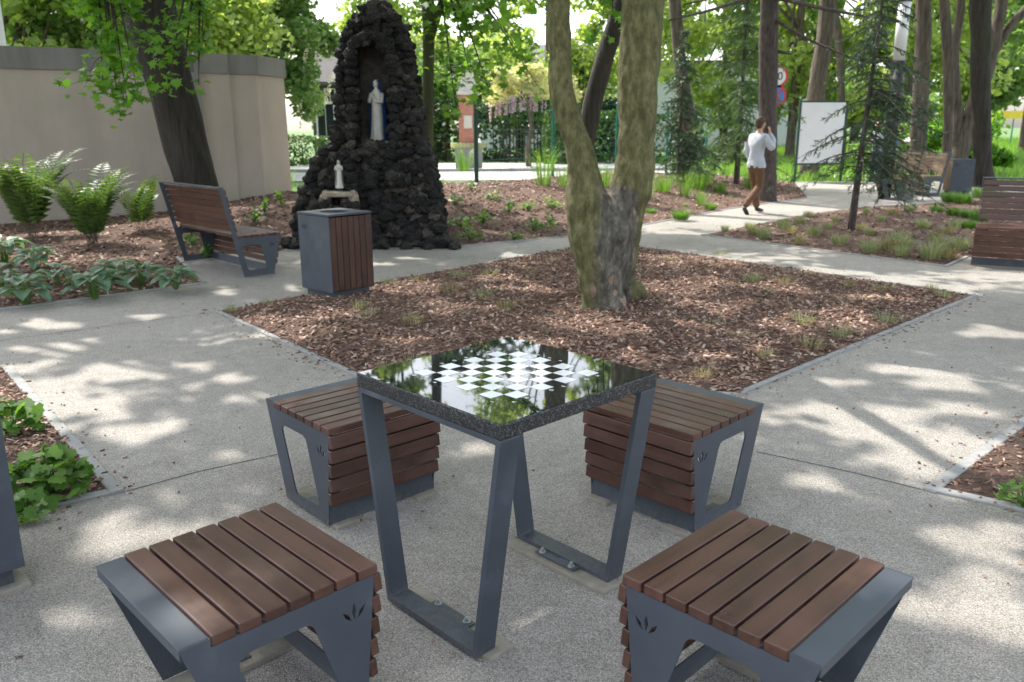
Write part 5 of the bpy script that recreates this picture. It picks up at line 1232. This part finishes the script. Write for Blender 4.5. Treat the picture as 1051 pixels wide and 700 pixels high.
q = at(548, 60, 66); house('distant_house', 'distant pale house with low grey roof above the wisteria', (q.x, 70, 0), R_(8), 9, 8, 6.2, 1.6, M['palewall'], M['roof'], [(-2,4,1,1.4),(1,4,1,1.4)])
q = at(55, 40, 40); house('shed', 'small pale roofed building peeking over the garden wall', (at(52,40,24).x, 24, 0), 0, 1.6, 2, 3.0, .3, M['palewall'], M['coping'], [(0, 2.0, .5, .5)], .15)
ps = MB(); q = at(1, 40, 18.5); ps.box((0,0,3), (.35,.35,6), .02); o = ps.build('concrete_post', M['palewall']); o.location = (q.x-.1, 18.5, 0); tag(o, 'pale upright post behind the wall at the top left corner', 'post')

# signs, board, pole
q1 = at(800, 81, 23.3); q2 = at(800, 101, 23.3); sg = empty('road_sign_post', (q1.x, 23.3, 0), 0, 'round 40 speed sign above a no-stopping sign, half behind the dark conifer trunk', 'road sign')
mb = MB(); mb.tube([(0,.03,-.1), (0,.03,q1.z+.32)], .03, 10); mb.build('post', M['steel'], sg)
def disc(mb, y, z, r, t=.01): mb.tube([(0,y,z), (0,y-t,z)], r, 40)
for zc, col in ((q1.z, 'w'), (q2.z, 'b')):
    mb = MB(); disc(mb, -.01, zc, .29); s_ = mb.build('sign_face', M['red'], sg)
    mb = MB(); disc(mb, -.021, zc, .225, .004); mb.build('sign_field', M['signwhite'] if col == 'w' else M['signblue'], s_)
    if col == 'w': t_ = text_mesh('40', .30, M['black'], s_, (0,-.028,zc), (math.pi/2,0,0), 'sign_number', .002)
    else:
        for a in (45, -45): mb = MB(); mb.box((0,-.029,zc), (.44,.004,.05), 0, Matrix.Rotation(R_(a), 3, 'Y')); mb.build('cross_bar', M['red'], s_)
q = at(842, 170, 25); z1 = at(842, 108, 25).z; z0 = at(842, 170, 25).z; bd = empty('notice_board', (q.x, 25, 0), R_(8), 'large blank white notice board on dark posts by the brown trunk', 'notice board')
mb = MB(); mb.box((0,0,(z0+z1)/2), (1.36,.03,z1-z0), .003); mb.build('panel', M['board'], bd)
for sx in (-.72, .72): mb = MB(); mb.box((sx,.0,(z1+.06)/2), (.06,.06,z1+.06), .004); mb.build('post', M['dgreen'], bd)
for zz in (z1+.03, z0-.03): mb = MB(); mb.box((0,0,zz), (1.4,.05,.04)); mb.build('rail', M['dgreen'], bd)
b = G(908.5, 207.5); pl_ = empty('striped_pole', (b.x, b.y, 0), 0, 'round pole, black below and white above, at the far paved pad', 'pole')
zj = at(915, 66, b.y).z; zt = at(921, 5, b.y).z
mb = MB(); mb.tube([(0,0,0), (0,0,zj)], .135, 20); mb.build('black_shaft', M['black'], pl_, True)
mb = MB(); mb.tube([(0,0,zj), (0,0,zt)], .125, 20); mb.build('white_shaft', M['whitepaint'], pl_, True)
mb = MB(); mb.tube([(0,0,zt), (0,0,zt+.06)], .15, 20); mb.tube([(0,0,zt+.06), (0,0,zt+1.3)], .1, 20); mb.build('dark_collar', M['black'], pl_, True)
# yellow barrier far right
q = at(1030, 118, 62); mb = MB(); mb.box((0,0,2.3), (14,.05,.55), .01); o = empty('barrier_fence', (q.x, 62, 0), 0, 'yellow banded fence far beyond the meadow at the right', 'fence'); mb.build('yellow_band', M['yellow'], o)
for i in range(8): mb = MB(); mb.tube([(-7+2*i,.06,0), (-7+2*i,.06,2.7)], .05, 6); mb.build('post', M['greenpaint'], o)

# ------------------------------------------------------------------ background trees and canopy trees
def bg(name, lab, px, Y, h, r, leaf, seed, n=5200, ls=.42, zlo=2.2, bark='bark_b', r0=.22, ncl=34, cr=1.25):
    b = at(px, 130, Y); tree(name, lab, (b.x, Y, 0), h, r0, (0,0,(h+zlo)/2+.4), (r, r*.8, (h-zlo)/2), n, ls, M[leaf], M[bark], seed, ncl, cr=cr, grp='trees beyond the fence and wall')
bg('chestnut_tree', 'large chestnut with white blossoms behind the right end of the garden wall', 272, 33, 11, 2.9, 'far2', 201, 26000, .24, .2, ncl=110, cr=.75)
ch = [o for o in bpy.data.objects if o.name.startswith('chestnut_tree')][0]
r = np.random.default_rng(5); cl = ell_points((0,0,5.7), (3.1,2.6,5.3), 260, r, .97); V = []
for c in cl:
    if c[1] < .8: k = 16; t = r.random(k)[:, None]; V.append(leafcloud(c+np.array([0,0,1])*t*.28+r.normal(0, .03, (k, 3)), k, .03, .085, r))
fast_mesh('blossoms', np.concatenate(V), 4, M['blossom'], ch)
for a in [
 ('lime_tree', 'yellow-green tree behind the wall at the far left', 30, 30, 19.2, 3.9, 'far1', 202, 14000, .34, 2.0),
 ('oak_tree', 'darker green tree behind the wall above the first fern', 95, 38, 21.0, 4.1, 'far2', 203, 14000, .36, 1.5),
 ('lime_tree', 'pale green tree between the leaning trunk and the chestnut', 190, 40, 21.0, 4.1, 'far1', 204, 15000, .36, 1.2),
 ('young_maple', 'low bright tree just over the wall at the left edge', 35, 25, 7, 2.6, 'far1', 240, 6500, .26, 1.2),
 ('young_maple', 'low green tree over the wall left of the leaning trunk', 110, 27, 7, 2.8, 'far2', 241, 7000, .26, 1.2),
 ('young_maple', 'low pale tree over the wall right of the leaning trunk', 205, 29, 7.5, 2.6, 'far1', 242, 6500, .26, .8),
 ('shrub_tree', 'soft light green tree behind the wisteria', 535, 46, 6.6, 2.6, 'far1', 243, 6500, .26, .3),
 ('shrub_tree', 'soft green tree seen just left of the central fork', 598, 44, 5.6, 2.3, 'far1', 244, 6000, .24, .3),
 ('shrub_tree', 'pale green bushy tree between grotto and brick shrine', 440, 48, 7.0, 2.4, 'far1', 245, 6000, .26, .6),
 ('birch_tree', 'light airy tree behind the grotto arch', 405, 58, 21.0, 3.7, 'far1', 205, 7200, .42, 3.5),
 ('ash_tree', 'tree with bare dark limbs above the wisteria', 565, 46, 24.5, 4.8, 'far1', 206, 7200, .4, 5.0),
 ('shrub_tree', 'dark round bushy tree behind the brick shrine', 460, 46, 5.2, 2.6, 'far2', 207, 6500, .28, .4),
 ('lime_tree', 'pale green tree above the pale building', 650, 50, 15.8, 3.7, 'far1', 208, 7600, .4, 2.2),
 ('ash_tree', 'airy tree behind the light conifer', 745, 44, 12, 3.6, 'far1', 209, 5200, .38, 1.2),
 ('lime_tree', 'fresh green tree behind the road signs', 815, 40, 13, 3.6, 'far1', 210, 8000, .34, .6),
 ('oak_tree', 'green tree right of the notice board', 880, 44, 13, 4.0, 'far2', 211, 9000, .36, .5),
 ('lime_tree', 'sunny green tree behind the far bench', 930, 36, 11, 3.2, 'far1', 212, 9000, .3, .3),
 ('oak_tree', 'shady green tree behind the forking tree', 985, 42, 13, 4.0, 'far2', 213, 9000, .34, .5),
 ('lime_tree', 'bright tree above the meadow at the right edge', 1055, 48, 12, 4.0, 'far1', 214, 8500, .36, 2.6),
 ('oak_tree', 'far dark tree above the yellow barrier', 1020, 74, 16, 6.5, 'far2', 215, 9000, .55, 3.2),
 ('oak_tree', 'far tree behind the dark house', 345, 74, 9, 4.0, 'far2', 216, 4500, .5, 1.0),
 ('lime_tree', 'far pale tree left of the distant house', 505, 80, 15, 5.0, 'far1', 217, 3600, .6, 2.5),
 ('oak_tree', 'far green tree behind the pale building', 720, 90, 15, 8.0, 'far2', 218, 5200, .7, 2.0),
 ('oak_tree', 'far green tree behind the notice board', 850, 72, 16, 7.0, 'far1', 219, 9000, .55, 1.0),
 ('lime_tree', 'far pale tree beyond the left garden wall', 130, 62, 17, 7.0, 'far1', 220, 8000, .55, 2.0)]: bg(*a)
tree('laurel_bush', 'glossy low bush of bright leaves behind the far bench', (at(985,160,27).x, 27, 0), 1.8, .05, (0,0,1.1), (1.7,1.2,1.0), 3200, .2, M['maple'], M['bark_b'], 230, 14, cat='bush', cr=.6)
tree('laurel_bush', 'leafy bush between the striped pole and the straight trunk', (at(925,160,28.5).x, 28.5, 0), 2.4, .05, (0,0,1.3), (1.5,1.2,1.3), 3000, .2, M['far2'], M['bark_b'], 231, 14, cat='bush', cr=.6)
# unseen tall trees, added so that their crowns shade the square
shade = [(-7.2,5.5,.24,9.5,(5.2,4.8,2.4)), (6.8,3.6,.22,9.6,(4.4,4.0,2.2)), (8.4,12.2,.2,10.2,(3.6,3.4,2.2)), (-9.2,11.2,.24,9.8,(4.8,4.6,2.4))]
for i, (x, y, r0, h, cr_) in enumerate(shade):
    tree('shade_tree', 'unseen tall tree added to shade the square', (x, y, 0), h+1.0, r0, (0,0,h+1.8), cr_, 19000, .22, M['canopy'], M['bark_c'], 300+i, 36, cr=1.0, grp='unseen shade trees added around the square')

# ------------------------------------------------------------------ fallen leaves on the path
r = np.random.default_rng(77); k = 1500; x = r.uniform(-5, 6, k); y = r.uniform(1.2, 15, k); keep = [i for i in range(k) if not inside((x[i], y[i]), BED_C) and not inside((x[i], y[i]), ISL) and not inside((x[i], y[i]), BACK)]
V = leafcloud(np.stack([x[keep], y[keep], np.full(len(keep), .006)], 1), len(keep), .001, .02, r); V[:, 2] = np.clip(V[:, 2], .003, .012)
o = fast_mesh('leaf_litter', V, 4, M['chips']); tag(o, 'tiny bits of bark and leaf litter on the gravel paving', 'litter', kind='stuff')

# ------------------------------------------------------------------ light
w = bpy.data.worlds.new('World'); scene.world = w; w.use_nodes = True; nt = w.node_tree; bgd = nt.nodes['Background']
sky = nt.nodes.new('ShaderNodeTexSky'); sky.sky_type = 'NISHITA'; sky.sun_disc = False; sky.sun_elevation = R_(EL); sky.sun_rotation = R_(AZ); sky.air_density = 1.2; sky.dust_density = 3.0
hs = nt.nodes.new('ShaderNodeHueSaturation'); hs.inputs['Saturation'].default_value = .45; nt.links.new(sky.outputs[0], hs.inputs['Color']); nt.links.new(hs.outputs[0], bgd.inputs[0]); bgd.inputs[1].default_value = .15
sd = bpy.data.lights.new('sun', 'SUN'); sd.energy = 2.2; sd.angle = R_(.55); sd.color = (1, .95, .87)
so = bpy.data.objects.new('sun', sd); C.objects.link(so)
dirv = Vector((math.sin(R_(AZ))*math.cos(R_(EL)), math.cos(R_(AZ))*math.cos(R_(EL)), math.sin(R_(EL)))); so.rotation_euler = dirv.to_track_quat('Z', 'Y').to_euler()
scene.view_settings.view_transform = 'Standard'; scene.view_settings.look = 'None'; scene.view_settings.exposure = 1.85; scene.view_settings.gamma = 1
scene.render.engine = 'CYCLES'
scene.cycles.max_bounces = 8; scene.cycles.transparent_max_bounces = 8; scene.cycles.diffuse_bounces = 4
